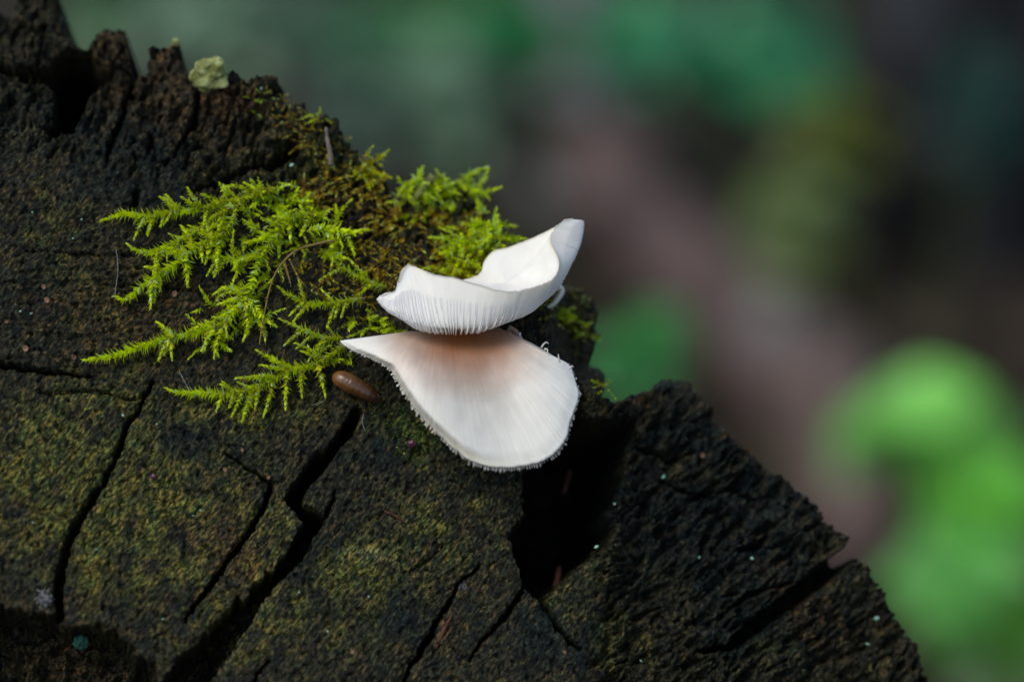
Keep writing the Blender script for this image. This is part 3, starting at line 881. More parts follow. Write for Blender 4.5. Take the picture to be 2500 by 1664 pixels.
    gills(U, n, ts, 0.45, 0.0009, 0.35, 0.00020, M_MUSH, cap, (0.80, 0.77, 0.69), out=0.00048 + 0.00022 * np.exp(-((t - 0.28) / 0.15) ** 2), seed=8, radial=radial)
    # two frayed gill ends curling off the right margin
    pk = Pack()
    for pts in ([(1322, 848, 6.4), (1327, 840, 6.8), (1334, 835, 7.0), (1339, 839, 7.0)], [(1366, 884, 8.0), (1364, 873, 8.4), (1363, 864, 8.6)], [(1330, 852, 6.8), (1336, 852, 7.2), (1337, 863, 7.2)], [(1390, 900, 9.0), (1396, 893, 9.2), (1400, 896, 9.0)]):
        p = catmull([offface(*q) for q in pts], 8)
        v, f = tube(p, np.linspace(0.00015, 0.00005, 8), 6)
        pk.add(v, f, (0.5, 0.48, 0.42))
    v, f, a = pk.get()
    o = child('frayed_edge', v, f, M_MUSH, cap, attrs={'stain': a}); o['kind'] = 'stuff'


def back_mushroom():
    C = [((1335, 712, -1), (1322, 704, 3.5)), ((1340, 715, -1), (1345, 712, 4)), ((1342, 720, -1), (1372, 702, 4)), ((1340, 730, -1), (1366, 722, 4)), ((1336, 736, -1), (1350, 742, 3.5)), ((1332, 740, -1), (1328, 752, 3))]
    NU, NV = 60, 14
    A = catmull([c[0] for c in C], NU); M = catmull([c[1] for c in C], NU)
    r = np.linspace(0, 1, NV)[None, :, None]
    S = A[:, None] * (1 - r) + M[:, None] * r
    S[..., 2] += 1.2 * np.sin(r[..., 0] * math.pi)
    W = offface(S[..., 0], S[..., 1], S[..., 2] - 3.0)
    n = surf_normals(W, False)
    if np.sum(n @ FWD) > 0: n = -n
    root = empty('mushroom', offface(1338, 724, -5), 'small white mushroom mostly hidden behind the upper cap', 'mushroom', 'white mushrooms on the log')
    sheet('cap', W, n, -np.full((NU, NV), 0.0005), M_MUSH, root, np.broadcast_to(np.array(WHITE), (NU, NV, 3)), False)
    v, f = tube(catmull([offface(1338, 726, -3.5), offface(1340, 730, -6), onface(1342, 734, -10)], 6), 0.0012, 10)
    child('stalk', v, f, M_MUSH, root, attrs={'stain': np.tile(WHITE, (len(v), 1))})


upper_mushroom()
lower_mushroom()
back_mushroom()


# ------------------------------------------------------------------ moss
LIME = np.array([0.74, 0.86, 0.006]); GREEN = np.array([0.46, 0.64, 0.008]); PALE = np.array([0.58, 0.74, 0.20]); GOLD = np.array([0.52, 0.43, 0.015]); RUST = np.array([0.32, 0.14, 0.018]); DARKG = np.array([0.045, 0.10, 0.012])


def leaflets(pos, dirs, ups, L, Wd):
    """small keeled pointed leaves; returns verts and faces"""
    d = dirs / (np.linalg.norm(dirs, axis=1)[:, None] + 1e-12)
    s = np.cross(d, ups); s /= np.linalg.norm(s, axis=1)[:, None] + 1e-12
    u = np.cross(s, d)
    L = L[:, None]; Wd = Wd[:, None]
    b = pos
    m1 = pos + d * L * 0.30 + u * L * 0.03
    l1 = pos + d * L * 0.32 + s * Wd * 0.5 + u * L * 0.10
    r1 = pos + d * L * 0.32 - s * Wd * 0.5 + u * L * 0.10
    m2 = pos + d * L * 0.68 - u * L * 0.02
    l2 = pos + d * L * 0.66 + s * Wd * 0.30 + u * L * 0.04
    r2 = pos + d * L * 0.66 - s * Wd * 0.30 + u * L * 0.04
    tp = pos + d * L - u * L * 0.14
    V = np.stack([b, m1, l1, r1, m2, l2, r2, tp], 1).reshape(-1, 3)
    F = np.array([[0, 1, 2], [0, 3, 1], [1, 4, 2], [2, 4, 5], [1, 3, 4], [3, 6, 4], [4, 7, 5], [4, 6, 7]])
    k = np.arange(len(pos))[:, None, None] * 8
    return V, (F[None] + k).reshape(-1, 3)


def shoot_path(pts, lift0, lift1, n):
    """pts run from tip to base in px; lift in mm above the face: tip, base"""
    p = catmull(pts, n)
    lift = np.linspace(lift0, lift1, n) + 0.4 * noise(np.arange(n) / 9.0, np.zeros(n) + p[0, 0], 3)
    return onface(p[:, 0], p[:, 1], base_h(p[:, 0], p[:, 1]) + lift)


def leafy(path, pk_leaf, rg, L=22, step=5.0, tip=LIME, base=GREEN, open_=0.9, bare=0.0, droop=0.25, per=2):
    """leaves along a path that runs from tip to base"""
    seg = np.linalg.norm(np.diff(path, axis=0), axis=1)
    s = np.concatenate([[0], np.cumsum(seg)])
    tot = s[-1]
    n = max(4, int(tot / (step * PXMM)))
    at_ = np.linspace(0, tot * (1 - bare), n)
    at_ = np.repeat(at_, per)
    at_ = np.clip(at_ + rg.uniform(-0.5, 0.5, len(at_)) * step * PXMM, 0, tot)
    f = at_ / tot
    pos = np.stack([np.interp(at_, s, path[:, k]) for k in range(3)], 1)
    tg = np.gradient(path, axis=0)
    tg = -np.stack([np.interp(at_, s, tg[:, k]) for k in range(3)], 1)      # towards the tip
    tg /= np.linalg.norm(tg, axis=1)[:, None] + 1e-12
    ref = np.cross(tg, NRM); ref /= np.linalg.norm(ref, axis=1)[:, None] + 1e-12
    nn = np.cross(ref, tg)
    ph = np.arange(len(at_)) * 2.399 + rg.uniform(-0.5, 0.5, len(at_))
    rad = np.cos(ph)[:, None] * ref + np.sin(ph)[:, None] * nn
    op = open_ * np.clip(0.25 + at_ / (90 * PXMM), 0.25, 1.1) * rg.uniform(0.75, 1.2, len(at_))
    d = tg * np.cos(op)[:, None] + rad * np.sin(op)[:, None] - droop * UPV * rg.uniform(0.2, 1, len(at_))[:, None]
    LL = L * PXMM * np.clip(0.5 + at_ / (120 * PXMM), 0.5, 1.05) * rg.uniform(0.75, 1.2, len(at_))
    V, F = leaflets(pos, d, tg, LL, LL * rg.uniform(0.40, 0.56, len(at_)))
    m = np.clip(f + rg.normal(0, 0.22, len(at_)), 0, 1)[:, None]
    col = tip * (1 - m) + base * m
    old = np.clip((f - 0.55) * 1.6 + rg.normal(0, 0.25, len(at_)), 0, 0.8)[:, None] * rg.uniform(0.2, 1.0)
    col = col * (1 - old) + GOLD * 0.8 * old
    pal = (rg.random(len(at_)) < 0.14)[:, None]
    col = np.where(pal, PALE, col) * rg.uniform(0.75, 1.2, len(at_))[:, None]
    pk_leaf.add(V, F, np.repeat(col, 8, 0))


def moss_shoot(pts, label, twigs=(), lift=(1.2, 2.0), L=22, tip=LIME, base=GREEN, bare=0.0, auto=0, seed=0, stem=M_STEM, per=3, step=5.0):
    rg = np.random.default_rng(seed + 100)
    n = max(12, int(sum(math.dist(pts[i], pts[i + 1]) for i in range(len(pts) - 1)) / 8))
    path = shoot_path(pts, lift[0], lift[1], n)
    root = empty('moss_shoot', path[-1], label, 'moss', 'moss shoots creeping over the log')
    ls = Pack(); st = Pack()
    leafy(path, ls, rg, L, step, tip, base, bare=bare, per=per)
    v, f = tube(path, np.linspace(0.00008, 0.00020, n), 5)
    st.add(v, f)
    tw = list(twigs)
    pl = catmull(pts, 200)
    for k in range(int(auto * 1.1)):
        i = int(rg.uniform(60, 185))
        a = pl[i]; tg = pl[max(0, i - 6)] - pl[min(199, i + 6)]
        tg = tg / (np.linalg.norm(tg) + 1e-9)
        sg = 1 if rg.random() < 0.7 else -1
        pv = np.array([tg[1], -tg[0]])
        if pv[1] < 0: pv = -pv
        dr = tg * 0.55 + pv * sg * 0.85
        ln = rg.uniform(26, 62)
        tw.append([tuple(a + dr * ln + np.array([0, 0.08 * ln])), tuple(a + dr * ln * 0.5), tuple(a)])
    for tpts in tw:
        tpts = [tuple(q) for q in tpts]
        m = max(8, int(sum(math.dist(tpts[i], tpts[i + 1]) for i in range(len(tpts) - 1)) / 6))
        # start at the lift of the main path
        tp = shoot_path(tpts, rg.uniform(0.8, 3.0), lift[1] * 0.9, m)
        leafy(tp, ls, rg, L * 0.9, step, tip, base * 0.5 + tip * 0.5, per=per)
        v, f = tube(tp, np.linspace(0.00006, 0.00014, m), 5)
        st.add(v, f)
    v, f, a = st.get(); child('stem', v, f, stem, root)
    v, f, a = ls.get(); child('leaves', v, f, M_MOSS, root, attrs={'tint': a}, smooth=False)
    return root


def z2(*pts):
    return [(200 + 0.44 * x, 350 + 0.44 * y) for x, y in pts]


moss_shoot(z2((115, 425), (190, 400), (250, 392), (350, 405), (480, 382), (620, 372), (760, 330), (880, 310), (1000, 262), (1080, 250)), 'uppermost long moss shoot, its tip reaching far left', [z2((440, 300), (490, 340), (520, 375)), z2((590, 255), (630, 320), (660, 365)), z2((820, 235), (880, 240), (930, 285)), z2((460, 440), (480, 410), (500, 380)), z2((350, 440), (380, 420), (400, 398))], auto=12, seed=1, L=24)
moss_shoot(z2((258, 562), (300, 590), (360, 604), (430, 590), (520, 545), (600, 510), (680, 450), (760, 390), (850, 345)), 'thin moss shoot hooking upward, second of those pointing left', [z2((495, 505), (540, 520), (580, 520)), z2((570, 480), (620, 480), (660, 465))], auto=8, seed=2, L=22)
moss_shoot(z2((195, 852), (250, 862), (330, 795), (420, 740), (520, 670), (600, 610), (700, 530), (780, 500), (850, 400)), 'thick pale-tipped moss shoot slanting down left in mid clump', [z2((800, 530), (740, 510), (690, 530)), z2((760, 450), (720, 460), (690, 500)), z2((560, 470), (600, 530), (620, 590))], auto=11, seed=3, L=28, lift=(1.0, 2.6), per=3)
moss_shoot(z2((22, 1200), (110, 1188), (200, 1170), (350, 1118), (500, 1080), (650, 1050), (760, 1010), (850, 930), (920, 830), (960, 720), (1010, 600), (1090, 500)), 'longest moss shoot, thin tip trailing to the lower left', [z2((430, 1190), (445, 1150), (470, 1100)), z2((500, 1190), (495, 1140), (500, 1090)), z2((670, 1140), (700, 1080), (740, 1030)), z2((735, 1175), (750, 1100), (780, 1020)), z2((580, 1050), (640, 1020), (690, 1010), (740, 1020)), z2((740, 830), (810, 800), (900, 830)), z2((760, 890), (830, 870), (900, 850)), z2((770, 960), (830, 930), (880, 900)), z2((900, 1080), (920, 1010), (900, 900)), z2((1070, 1010), (1000, 960), (930, 860))], auto=12, seed=4, L=26, lift=(0.9, 3.0))
moss_shoot(z2((475, 1360), (520, 1378), (600, 1386), (700, 1385), (850, 1388), (1000, 1335), (1150, 1270), (1300, 1220), (1400, 1160), (1500, 1100)), 'lowest moss shoot with feathery drooping twigs, beside brown pupa', [z2((750, 1470), (765, 1430), (790, 1390)), z2((835, 1505), (860, 1450), (890, 1385)), z2((890, 1535), (920, 1450), (965, 1350)), z2((1010, 1505), (1035, 1430), (1060, 1320)), z2((1130, 1465), (1130, 1390), (1140, 1280)), z2((1220, 1395), (1215, 1330), (1220, 1250)), z2((1350, 1395), (1330, 1310), (1310, 1225)), z2((865, 1300), (960, 1295), (1080, 1295)), z2((975, 1150), (1050, 1190), (1150, 1240), (1220, 1245)), z2((1195, 1110), (1260, 1140), (1330, 1190)), z2((780, 1340), (840, 1370), (890, 1385)), z2((880, 1330), (930, 1350), (970, 1345)), z2((1000, 1230), (1090, 1250), (1160, 1265))], auto=4, seed=5, L=23, lift=(0.9, 2.2))
moss_shoot(z2((985, 1115), (1000, 1020), (1015, 930), (1050, 780), (1100, 680), (1180, 600), (1290, 560), (1400, 540)), 'bare brown moss stem hanging down the middle of the clump', [z2((1240, 790), (1200, 740), (1150, 640)), z2((1020, 1110), (1010, 1050), (1005, 990)), z2((1150, 760), (1130, 700), (1120, 660))], auto=2, seed=6, L=15, tip=GOLD, base=RUST, stem=M_BROWNSTEM, per=1, step=11, lift=(2.2, 3.0))
moss_shoot(z2((910, 550), (990, 530), (1060, 490), (1130, 440), (1200, 400), (1360, 400)), 'broad bright moss shoot near the clump top, pale frilly leaves', [z2((1130, 360), (1150, 400), (1170, 420)), z2((1220, 360), (1240, 390), (1260, 400)), z2((1360, 420), (1320, 400), (1280, 395)), z2((1010, 420), (1050, 440), (1090, 470)), z2((1410, 360), (1412, 420), (1400, 460))], auto=8, seed=7, L=28, per=3)
moss_shoot(z2((1570, 480), (1500, 490), (1420, 480), (1330, 470), (1250, 490)), 'bright moss shoot pointing right along the clump top', auto=6, seed=8, L=26, per=3, lift=(2.0, 2.6))
moss_shoot(z2((1095, 800), (1160, 845), (1280, 890), (1400, 885), (1480, 870), (1560, 860)), 'short moss shoot left of the upper mushroom cap', auto=7, seed=9, L=22)
moss_shoot(z2((1360, 610), (1400, 650), (1450, 690), (1520, 730), (1600, 765), (1690, 800)), 'slender moss shoot slanting down right toward upper mushroom', [z2((1480, 640), (1530, 690), (1590, 740))], auto=4, seed=10, L=19)
moss_shoot(z2((1105, 975), (1180, 1010), (1250, 1040), (1340, 1075), (1450, 1080)), 'small moss shoot pointing left above the lower cap tip', auto=5, seed=11, L=20)
moss_shoot(z2((665, 628), (740, 632), (830, 640), (930, 630), (1000, 590)), 'short horizontal moss shoot joining the middle of the clump', [z2((840, 500), (835, 570), (840, 635)), z2((780, 665), (820, 650), (850, 640))], auto=6, seed=12, L=22)


def moss_mats():
    rg = np.random.default_rng(77)
    def mat(name, label, regions, seed):
        pk = Pack(); rg = np.random.default_rng(seed)
        for poly, count, tipc, basec, L, (l0, l1) in regions:
            poly = np.array(poly, float); lo, hi = poly.min(0), poly.max(0)
            got = 0
            while got < count:
                p = rg.uniform(lo, hi)
                if not in_poly(p[:1], p[1:], poly)[0]:
                    continue
                got += 1
                ln = rg.uniform(l0, l1) * PXMM
                b = onface(p[0], p[1], base_h(p[0], p[1]) - 0.3)
                d = NRM * rg.uniform(0.25, 1.0) - UPV * rg.uniform(-0.5, 0.7) + RGT * rg.uniform(-1, 0.8)
                d /= np.linalg.norm(d)
                bend = -UPV * rg.uniform(-0.1, 0.5) + RGT * rg.uniform(-0.4, 0.4)
                s = np.linspace(1, 0, 8)[:, None]
                path = b + d * s * ln + bend * s ** 2 * ln * 0.5
                leafy(path, pk, rg, L * rg.uniform(0.7, 1.15), 5.5, tipc, basec, per=2)
        v, f, a = pk.get()
        o = mesh_obj(name, v, f, M_MOSS, None, smooth=False, attrs={'tint': a})
        tag(o, label, 'moss', None, 'stuff')
    mat('moss_mat', 'bright green moss mat between the shoots above the mushrooms', [
        ([(640, 440), (760, 480), (860, 520), (900, 600), (760, 640), (660, 690), (620, 800), (520, 820), (560, 720), (600, 600), (540, 540)], 44, LIME, GREEN, 23, (40, 90)),
        ([(520, 700), (640, 690), (660, 780), (600, 840), (500, 850), (480, 810)], 24, LIME, GREEN, 23, (40, 80)),
        ([(520, 480), (640, 450), (720, 520), (640, 600), (540, 580)], 20, LIME, GREEN, 23, (40, 80)),
        ([(600, 450), (700, 430), (800, 500), (700, 540)], 16, LIME, GREEN, 23, (40, 80)),
        ([(960, 480), (1010, 440), (1060, 425), (1160, 440), (1170, 480), (1090, 520), (1000, 520)], 70, LIME * 0.95, GREEN, 24, (40, 80)),
        ([(1130, 560), (1190, 510), (1230, 590), (1180, 620), (1110, 640)], 60, LIME, GREEN, 26, (40, 80)),
        ([(1080, 620), (1200, 590), (1180, 680), (1060, 680)], 50, LIME, GOLD, 24, (40, 70)),
        ([(860, 770), (960, 760), (1000, 810), (880, 815)], 18, LIME, GREEN, 22, (30, 60)),
        ([(770, 850), (860, 845), (880, 880), (800, 900), (760, 900)], 14, LIME, GREEN, 20, (30, 60)),
        ([(880, 380), (930, 390), (940, 440), (870, 430)], 22, LIME * 0.8, GOLD, 22, (30, 60)),
        ([(620, 190), (660, 250), (640, 300), (610, 260)], 8, GREEN, DARKG, 16, (20, 40)),
        ([(760, 275), (800, 275), (800, 300), (760, 300)], 6, LIME * .8, GREEN, 20, (20, 40)),
        ([(1320, 740), (1400, 750), (1460, 800), (1440, 830), (1380, 800)], 26, LIME * 0.8, GREEN * .8, 20, (30, 60)),
        ([(1440, 930), (1480, 925), (1490, 960), (1450, 960)], 6, GREEN, GREEN * .5, 16, (20, 50)),
    ], 5)
    mat('old_moss', 'brownish green old moss covering the wood around the mushrooms', [
        ([(780, 400), (920, 400), (950, 470), (1000, 520), (1180, 520), (1230, 620), (1060, 690), (960, 730), (900, 700), (860, 580), (720, 470)], 330, GOLD, RUST, 17, (20, 55)),
        ([(720, 640), (860, 560), (980, 700), (900, 800), (800, 760)], 110, GOLD * 0.9, RUST, 15, (18, 45)),
        ([(620, 200), (700, 240), (860, 350), (900, 430), (800, 440), (700, 330)], 110, GOLD * 0.6, RUST * 0.7, 14, (15, 40)),
        ([(930, 960), (1000, 1000), (1060, 1080), (1040, 1130), (960, 1110), (930, 1040)], 46, DARKG * 1.6, DARKG, 11, (8, 20)),
        ([(880, 930), (950, 930), (980, 1000), (900, 1000)], 26, GOLD * 0.5, DARKG, 11, (8, 20)),
        ([(1290, 700), (1440, 705), (1460, 830), (1400, 870), (1330, 800)], 60, DARKG * 1.3, RUST * .5, 15, (15, 40)),
    ], 6)


moss_mats()


# ------------------------------------------------------------------ small things on the log
def frame_from(d):
    d = d / np.linalg.norm(d)
    s = np.cross(d, NRM); s /= np.linalg.norm(s)
    return d, s, np.cross(s, d)


def pupa():
    a = onface(812, 914, base_h(812, 914) + 1.9); bq = onface(932, 980, base_h(932, 980) + 1.3)
    n, k = 40, 20
    t = np.linspace(0, 1, n)
    prof = np.interp(t, [0, 0.02, 0.07, 0.16, 0.32, 0.5, 0.72, 0.88, 0.97, 1.0], [0.02, 0.42, 0.72, 0.93, 1.0, 0.97, 0.88, 0.66, 0.38, 0.03]) * 0.00120
    groove = sum(np.exp(-((t - g) / 0.010) ** 2) for g in (0.30, 0.46, 0.58, 0.69, 0.79, 0.88))
    prof = prof * (1 - 0.05 * groove + 0.05 * noise(t * 7, t * 0 + 0.5, 77))
    ax, s, u = frame_from(bq - a)
    ctr = a + np.outer(t, bq - a) + np.outer(np.sin(t * math.pi) * 0.0004, u)
    ang = np.arange(k) * 2 * math.pi / k
    V = ctr[:, None] + prof[:, None, None] * (np.cos(ang)[None, :, None] * s + np.sin(ang)[None, :, None] * u)
    V = V.reshape(-1, 3)
    i = np.arange(n - 1)[:, None]; j = np.arange(k)[None]; j2 = (j + 1) % k
    F = np.stack([i * k + j, i * k + j2, (i + 1) * k + j2, (i + 1) * k + j], -1).reshape(-1, 4)
    m, nt, b = nmat('pupa_shell', 0.22, 0.5)
    at_ = attr(nt, 'tint')
    nz = tnoise(nt, 900, 3)
    nt.links.new(mixc(nt, 0.5, at_.outputs['Color'], ramp(nt, nz.outputs[0], [(0.3, (0.6, 0.55, 0.5)), (0.7, (1.25, 1.2, 1.1))]), 'MULTIPLY'), b.inputs['Base Color'])
    b.inputs['Coat Weight'].default_value = 0.3
    bump(nt, b, tnoise(nt, 1400, 4).outputs[0], 0.6, 0.00018)
    tt = np.repeat(t, k)[:, None]
    col = np.array((0.17, 0.072, 0.014)) * (1 - tt) ** 1.5 + np.array((0.028, 0.012, 0.007)) * (1 - (1 - tt) ** 1.5)
    cut = (n // 3) * k
    root = empty('insect_pupa', ctr[n // 2] - NRM * 0.001, 'glossy brown insect pupa lying under the lower mushroom tip', 'pupa')
    mask = F.max(1) < cut + k
    child('head_end', V[:cut + k], F[mask], m, root, attrs={'tint': col[:cut + k]})
    F2 = F[~mask] - cut
    child('abdomen', V[cut:], F2, m, root, attrs={'tint': col[cut:]})


def blob(name, ctr, size, mat, label, cat, group=None, seed=0, amp=0.25, sub=(20, 12), squash=1.0, freq=2.0):
    """lumpy rounded piece: rings of noise-shifted points"""
    nu, nv = sub
    th = np.linspace(0, math.pi, nv); ph = np.arange(nu) * 2 * math.pi / nu
    T, P = np.meshgrid(th, ph, indexing='ij')
    d = np.stack([np.sin(T) * np.cos(P), np.sin(T) * np.sin(P), np.cos(T)], -1)
    r = 1 + amp * (fbm(d[..., 0] * freq + 5 * seed, d[..., 1] * freq + d[..., 2] * freq * 0.9, seed, 3))
    loc = d * r[..., None] * np.asarray(size)
    B = np.stack([RGT, UPV, NRM * squash])
    V = (loc.reshape(-1, 3) @ B)
    i = np.arange(nv - 1)[:, None]; j = np.arange(nu)[None]; j2 = (j + 1) % nu
    F = np.stack([i * nu + j, (i + 1) * nu + j, (i + 1) * nu + j2, i * nu + j2], -1).reshape(-1, 4)
    o = mesh_obj(name, V, F, mat)
    o.location = Vector(ctr)
    return tag(o, label, cat, group)


def small_things():
    pupa()
    lich = plain('lichen_crust', (0.11, 0.12, 0.03), (0.40, 0.43, 0.17), 600, 0.9, 0.05, 0.0012, 1100)
    o = blob('lichen_lump', onface(512, 184, base_h(512, 184) + 0.7), (0.0024, 0.0022, 0.0016), lich, 'pale green lichen crusted lump on the jagged rim', 'lichen', seed=13, amp=0.34, sub=(48, 32), freq=1.5)
    blob('lichen_lump', onface(430, 104, base_h(430, 104) + 0.2), (0.0005, 0.0005, 0.0005), lich, 'tiny yellowish lichen bead on a brown spire tip', 'lichen', seed=4, amp=0.4)
    teal = plain('teal_lichen', (0.012, 0.045, 0.028), (0.04, 0.12, 0.08), 900, 0.8, 0.1, 0.0004, 1500)
    blob('lichen_lump', onface(197, 1567, -5.0), (0.0009, 0.0009, 0.0006), teal, 'small teal green lichen lump in the dark lower pit', 'lichen', seed=5, amp=0.7, sub=(28, 18), freq=2.6)
    mold = plain('white_mould', (0.05, 0.05, 0.045), (0.32, 0.32, 0.30), 1600, 0.9, 0.05, 0.0004, 1800)
    for k, (x, y, s, lb) in enumerate([(108, 1464, 0.0014, 'fuzzy white mould patch at the lower left beside a crack'), (1130, 1432, 0.0007, 'small grey mould fleck at the top of the short bottom crack')]):
        rg = np.random.default_rng(k)
        pk = Pack()
        ctr = onface(x, y, base_h(x, y) - 0.2)
        for q in range(160 if k == 0 else 60):
            d = rg.normal(size=3); d /= np.linalg.norm(d)
            r = s * rg.random() ** 0.5
            c = ctr + (RGT * d[0] + UPV * d[1]) * r * 0.8 + NRM * abs(d[2]) * r * 0.4
            e = rg.normal(size=3); e /= np.linalg.norm(e)
            v, f = tube(np.stack([c, c + e * s * 0.10, c + e * s * 0.2 + rg.normal(size=3) * s * 0.06]), [s * .07, s * .06, s * .03], 5)
            pk.add(v, f)
        v, f, _ = pk.get()
        root = empty('mould_patch', ctr, lb, 'mould')
        child('fuzz', v, f, mold, root)['kind'] = 'stuff'
    # cup fungi and pale specks
    disc = plain('cup_fungus', (0.10, 0.055, 0.03), (0.24, 0.125, 0.065), 1800, 0.5, 0.3)
    prof = [(0.0, 0.10), (0.45, 0.12), (0.78, 0.30), (0.95, 0.42), (1.0, 0.34), (0.85, 0.10), (0.55, -0.15), (0.2, -0.35)]
    k = 12
    ang = np.arange(k) * 2 * math.pi / k
    V = np.array([(r * math.cos(a), r * math.sin(a), z) for r, z in prof for a in ang]) @ np.stack([RGT, UPV, NRM])
    i = np.arange(len(prof) - 1)[:, None]; j = np.arange(k)[None]; j2 = (j + 1) % k
    F = np.stack([i * k + j, i * k + j2, (i + 1) * k + j2, (i + 1) * k + j], -1).reshape(-1, 4)
    def zone(x, y):
        if x > 1440: return 'on the right hand wedge'
        if y > 1340 and x > 560: return 'on the wood right of the widest crack'
        if y > 930: return 'on the lower left block'
        if x > 560: return 'near the jagged upper rim'
        if x > 280: return 'between the two left pointing moss shoots'
        return 'left of all the moss'
    proto = None
    for (x, y, s) in [(107, 700, 7), (115, 733, 8), (426, 718, 9), (414, 772, 7), (472, 748, 7), (478, 762, 5), (592, 1098, 5), (549, 1147, 6), (655, 1164, 6), (593, 1083, 4), (62, 851, 8), (180, 873, 7), (15, 785, 5), (1006, 1365, 6), (911, 1376, 5), (1378, 1590, 6), (860, 1590, 6), (455, 740, 5), (1715, 1110, 7)]:
        if proto is None:
            proto = mesh_obj('cup_fungus', V, F, disc); o = proto
        else:
            o = proto.copy(); COL.objects.link(o)
        o.location = Vector(onface(x, y, base_h(x, y) + 0.12))
        o.scale = (s * PXMM * random.uniform(.7, 1), s * PXMM * random.uniform(.6, 1), s * PXMM)
        o.rotation_euler = (random.uniform(-.5, .5), random.uniform(-.5, .5), random.uniform(-.4, .4))
        tag(o, 'tiny orange disc shaped cup fungus ' + zone(x, y), 'fungus', 'orange cup fungi ' + zone(x, y))
    spk = plain('pale_speck', (0.16, 0.36, 0.24), (0.36, 0.58, 0.42), 2500, 0.35, 0.5)
    proto = None
    for (x, y, s) in [(1620, 1163, 6), (1705, 1361, 6), (1456, 1334, 6), (1500, 1229, 5), (2140, 1508, 7), (2118, 1571, 5), (1565, 1612, 4), (490, 1245, 4), (472, 1258, 3), (300, 1013, 4), (382, 1035, 3), (199, 536, 4), (178, 582, 3), (79, 518, 3), (712, 403, 6), (235, 1340, 3), (398, 1510, 3), (730, 1445, 3), (800, 1540, 3), (640, 218, 6), (900, 1455, 3), (50, 760, 4), (76, 765, 4), (1836, 1362, 5), (80, 1275, 3)]:
        if proto is None:
            proto = blob('algae_speck', (0, 0, 0), (0.95, 0.6, 0.5), spk, None, None, seed=9, amp=0.9, sub=(10, 8)); o = proto
        else:
            o = proto.copy(); COL.objects.link(o)
        o.location = Vector(onface(x, y, base_h(x, y) + 0.35))
        o.scale = (s * PXMM,) * 3
        o.rotation_euler = (random.uniform(-1, 1), random.uniform(-1, 1), random.uniform(-1, 1))
        tag(o, 'tiny pale green speck of algae ' + zone(x, y), 'algae', 'pale green specks ' + zone(x, y))
    bead = plain('purple_bead', (0.05, 0.015, 0.025), (0.09, 0.03, 0.045), 900, 0.25, 0.5)
    blob('slime_mould_bead', onface(375, 1163, base_h(375, 1163) + 0.5), (0.00042, 0.00042, 0.0004), bead, 'tiny purplish round bead on the lower left block', 'slime mould', seed=2, amp=0.08, sub=(16, 10))
    blob('slime_mould_bead', onface(1005, 1082, base_h(1005, 1082) + 0.9), (0.0006, 0.00055, 0.0005), bead, 'dark reddish bead in green film below the lower cap', 'slime mould', seed=6, amp=0.2, sub=(16, 10))
    # twigs and splinters
    tw = plain('grey_twig', (0.09, 0.07, 0.05), (0.20, 0.16, 0.12), 800, 0.8, 0.2, 0.0003, 1500)
    def stick(name, pts, r0, r1, mat, label, cat):
        p = catmull([onface(x, y, base_h(x, y) + w) for x, y, w in pts], 14)
        v, f = tube(p, np.linspace(r0, r1, 14) * (1 + 0.15 * np.sin(np.arange(14) * 2.1)), 8)
        o = mesh_obj(name, v - p[0], f, mat); o.location = Vector(p[0])
        tag(o, label, cat)
    stick('twig', [(796, 312, 1.5), (800, 345, 2.0), (806, 375, 2.2), (808, 402, 1.5)], 0.0002, 0.0004, tw, 'short grey twig standing in moss under the rim', 'twig')
    stick('twig', [(1004, 494, 0.5), (1030, 462, 1.2), (1058, 432, 1.6)], 0.0004, 0.0006, plain('mossy_twig', (0.10, 0.10, 0.03), (0.20, 0.22, 0.05), 700, 0.8), 'yellowish twig stub slanting up from the mossy mound', 'twig')
    ora = plain('orange_splinter', (0.035, 0.016, 0.009), (0.11, 0.045, 0.022), 900, 0.7, 0.2, 0.0002, 1500)
    stick('wood_splinter', [(1102, 1502, 0.1), (1086, 1532, 0.0), (1062, 1580, -0.6)], 0.00012, 0.00045, ora, 'reddish wood splinter wedged in a short bottom crack', 'splinter')
    stick('wood_splinter', [(940, 1248, 0.3), (965, 1258, 0.5), (988, 1275, 0.3)], 0.00018, 0.00014, ora, 'thin reddish splinter lying on the central wood block', 'splinter')
    stick('wood_splinter', [(1366, 1385, -11), (1362, 1408, -10), (1359, 1430, -9)], 0.0003, 0.0005, ora, 'orange wood fragment deep inside the dark hole', 'splinter')
    stick('wood_splinter', [(1392, 1150, -13), (1384, 1178, -13), (1376, 1205, -13)], 0.0004, 0.00025, ora, 'brown wood sliver high inside the dark hole', 'splinter')
    stick('wood_splinter', [(238, 165, -3), (248, 148, -2.5), (258, 132, -2.5)], 0.0003, 0.0004, plain('pale_splinter', (0.4, 0.36, 0.3), (0.55, 0.5, 0.44), 900), 'pale splinter on the dark back spire at upper left', 'splinter')
    # spider silk
    silk = plain('silk', (0.5, 0.52, 0.55), (0.7, 0.72, 0.75), 500, 0.3, 0.5)
    for pts, lb in (([(284, 610, 2), (288, 660, 2), (281, 716, 2), (286, 726, 1.5)], 'fine silk thread hanging by the third moss shoot tip'),
                    ([(437, 906, 1.5), (450, 930, 1.8), (464, 955, 1.5)], 'fine silk thread above the lowest moss shoot'),
                    ([(762, 988, .6), (775, 984, 1.0), (790, 978, .8)], 'short white silk thread left of the brown pupa'),
                    ([(888, 1010, .8), (884, 1030, 1.2), (892, 1052, 1.0)], 'white silk thread below the brown pupa')):
        stick('spider_silk', pts, 0.000013, 0.000013, silk, lb, 'silk')


small_things()


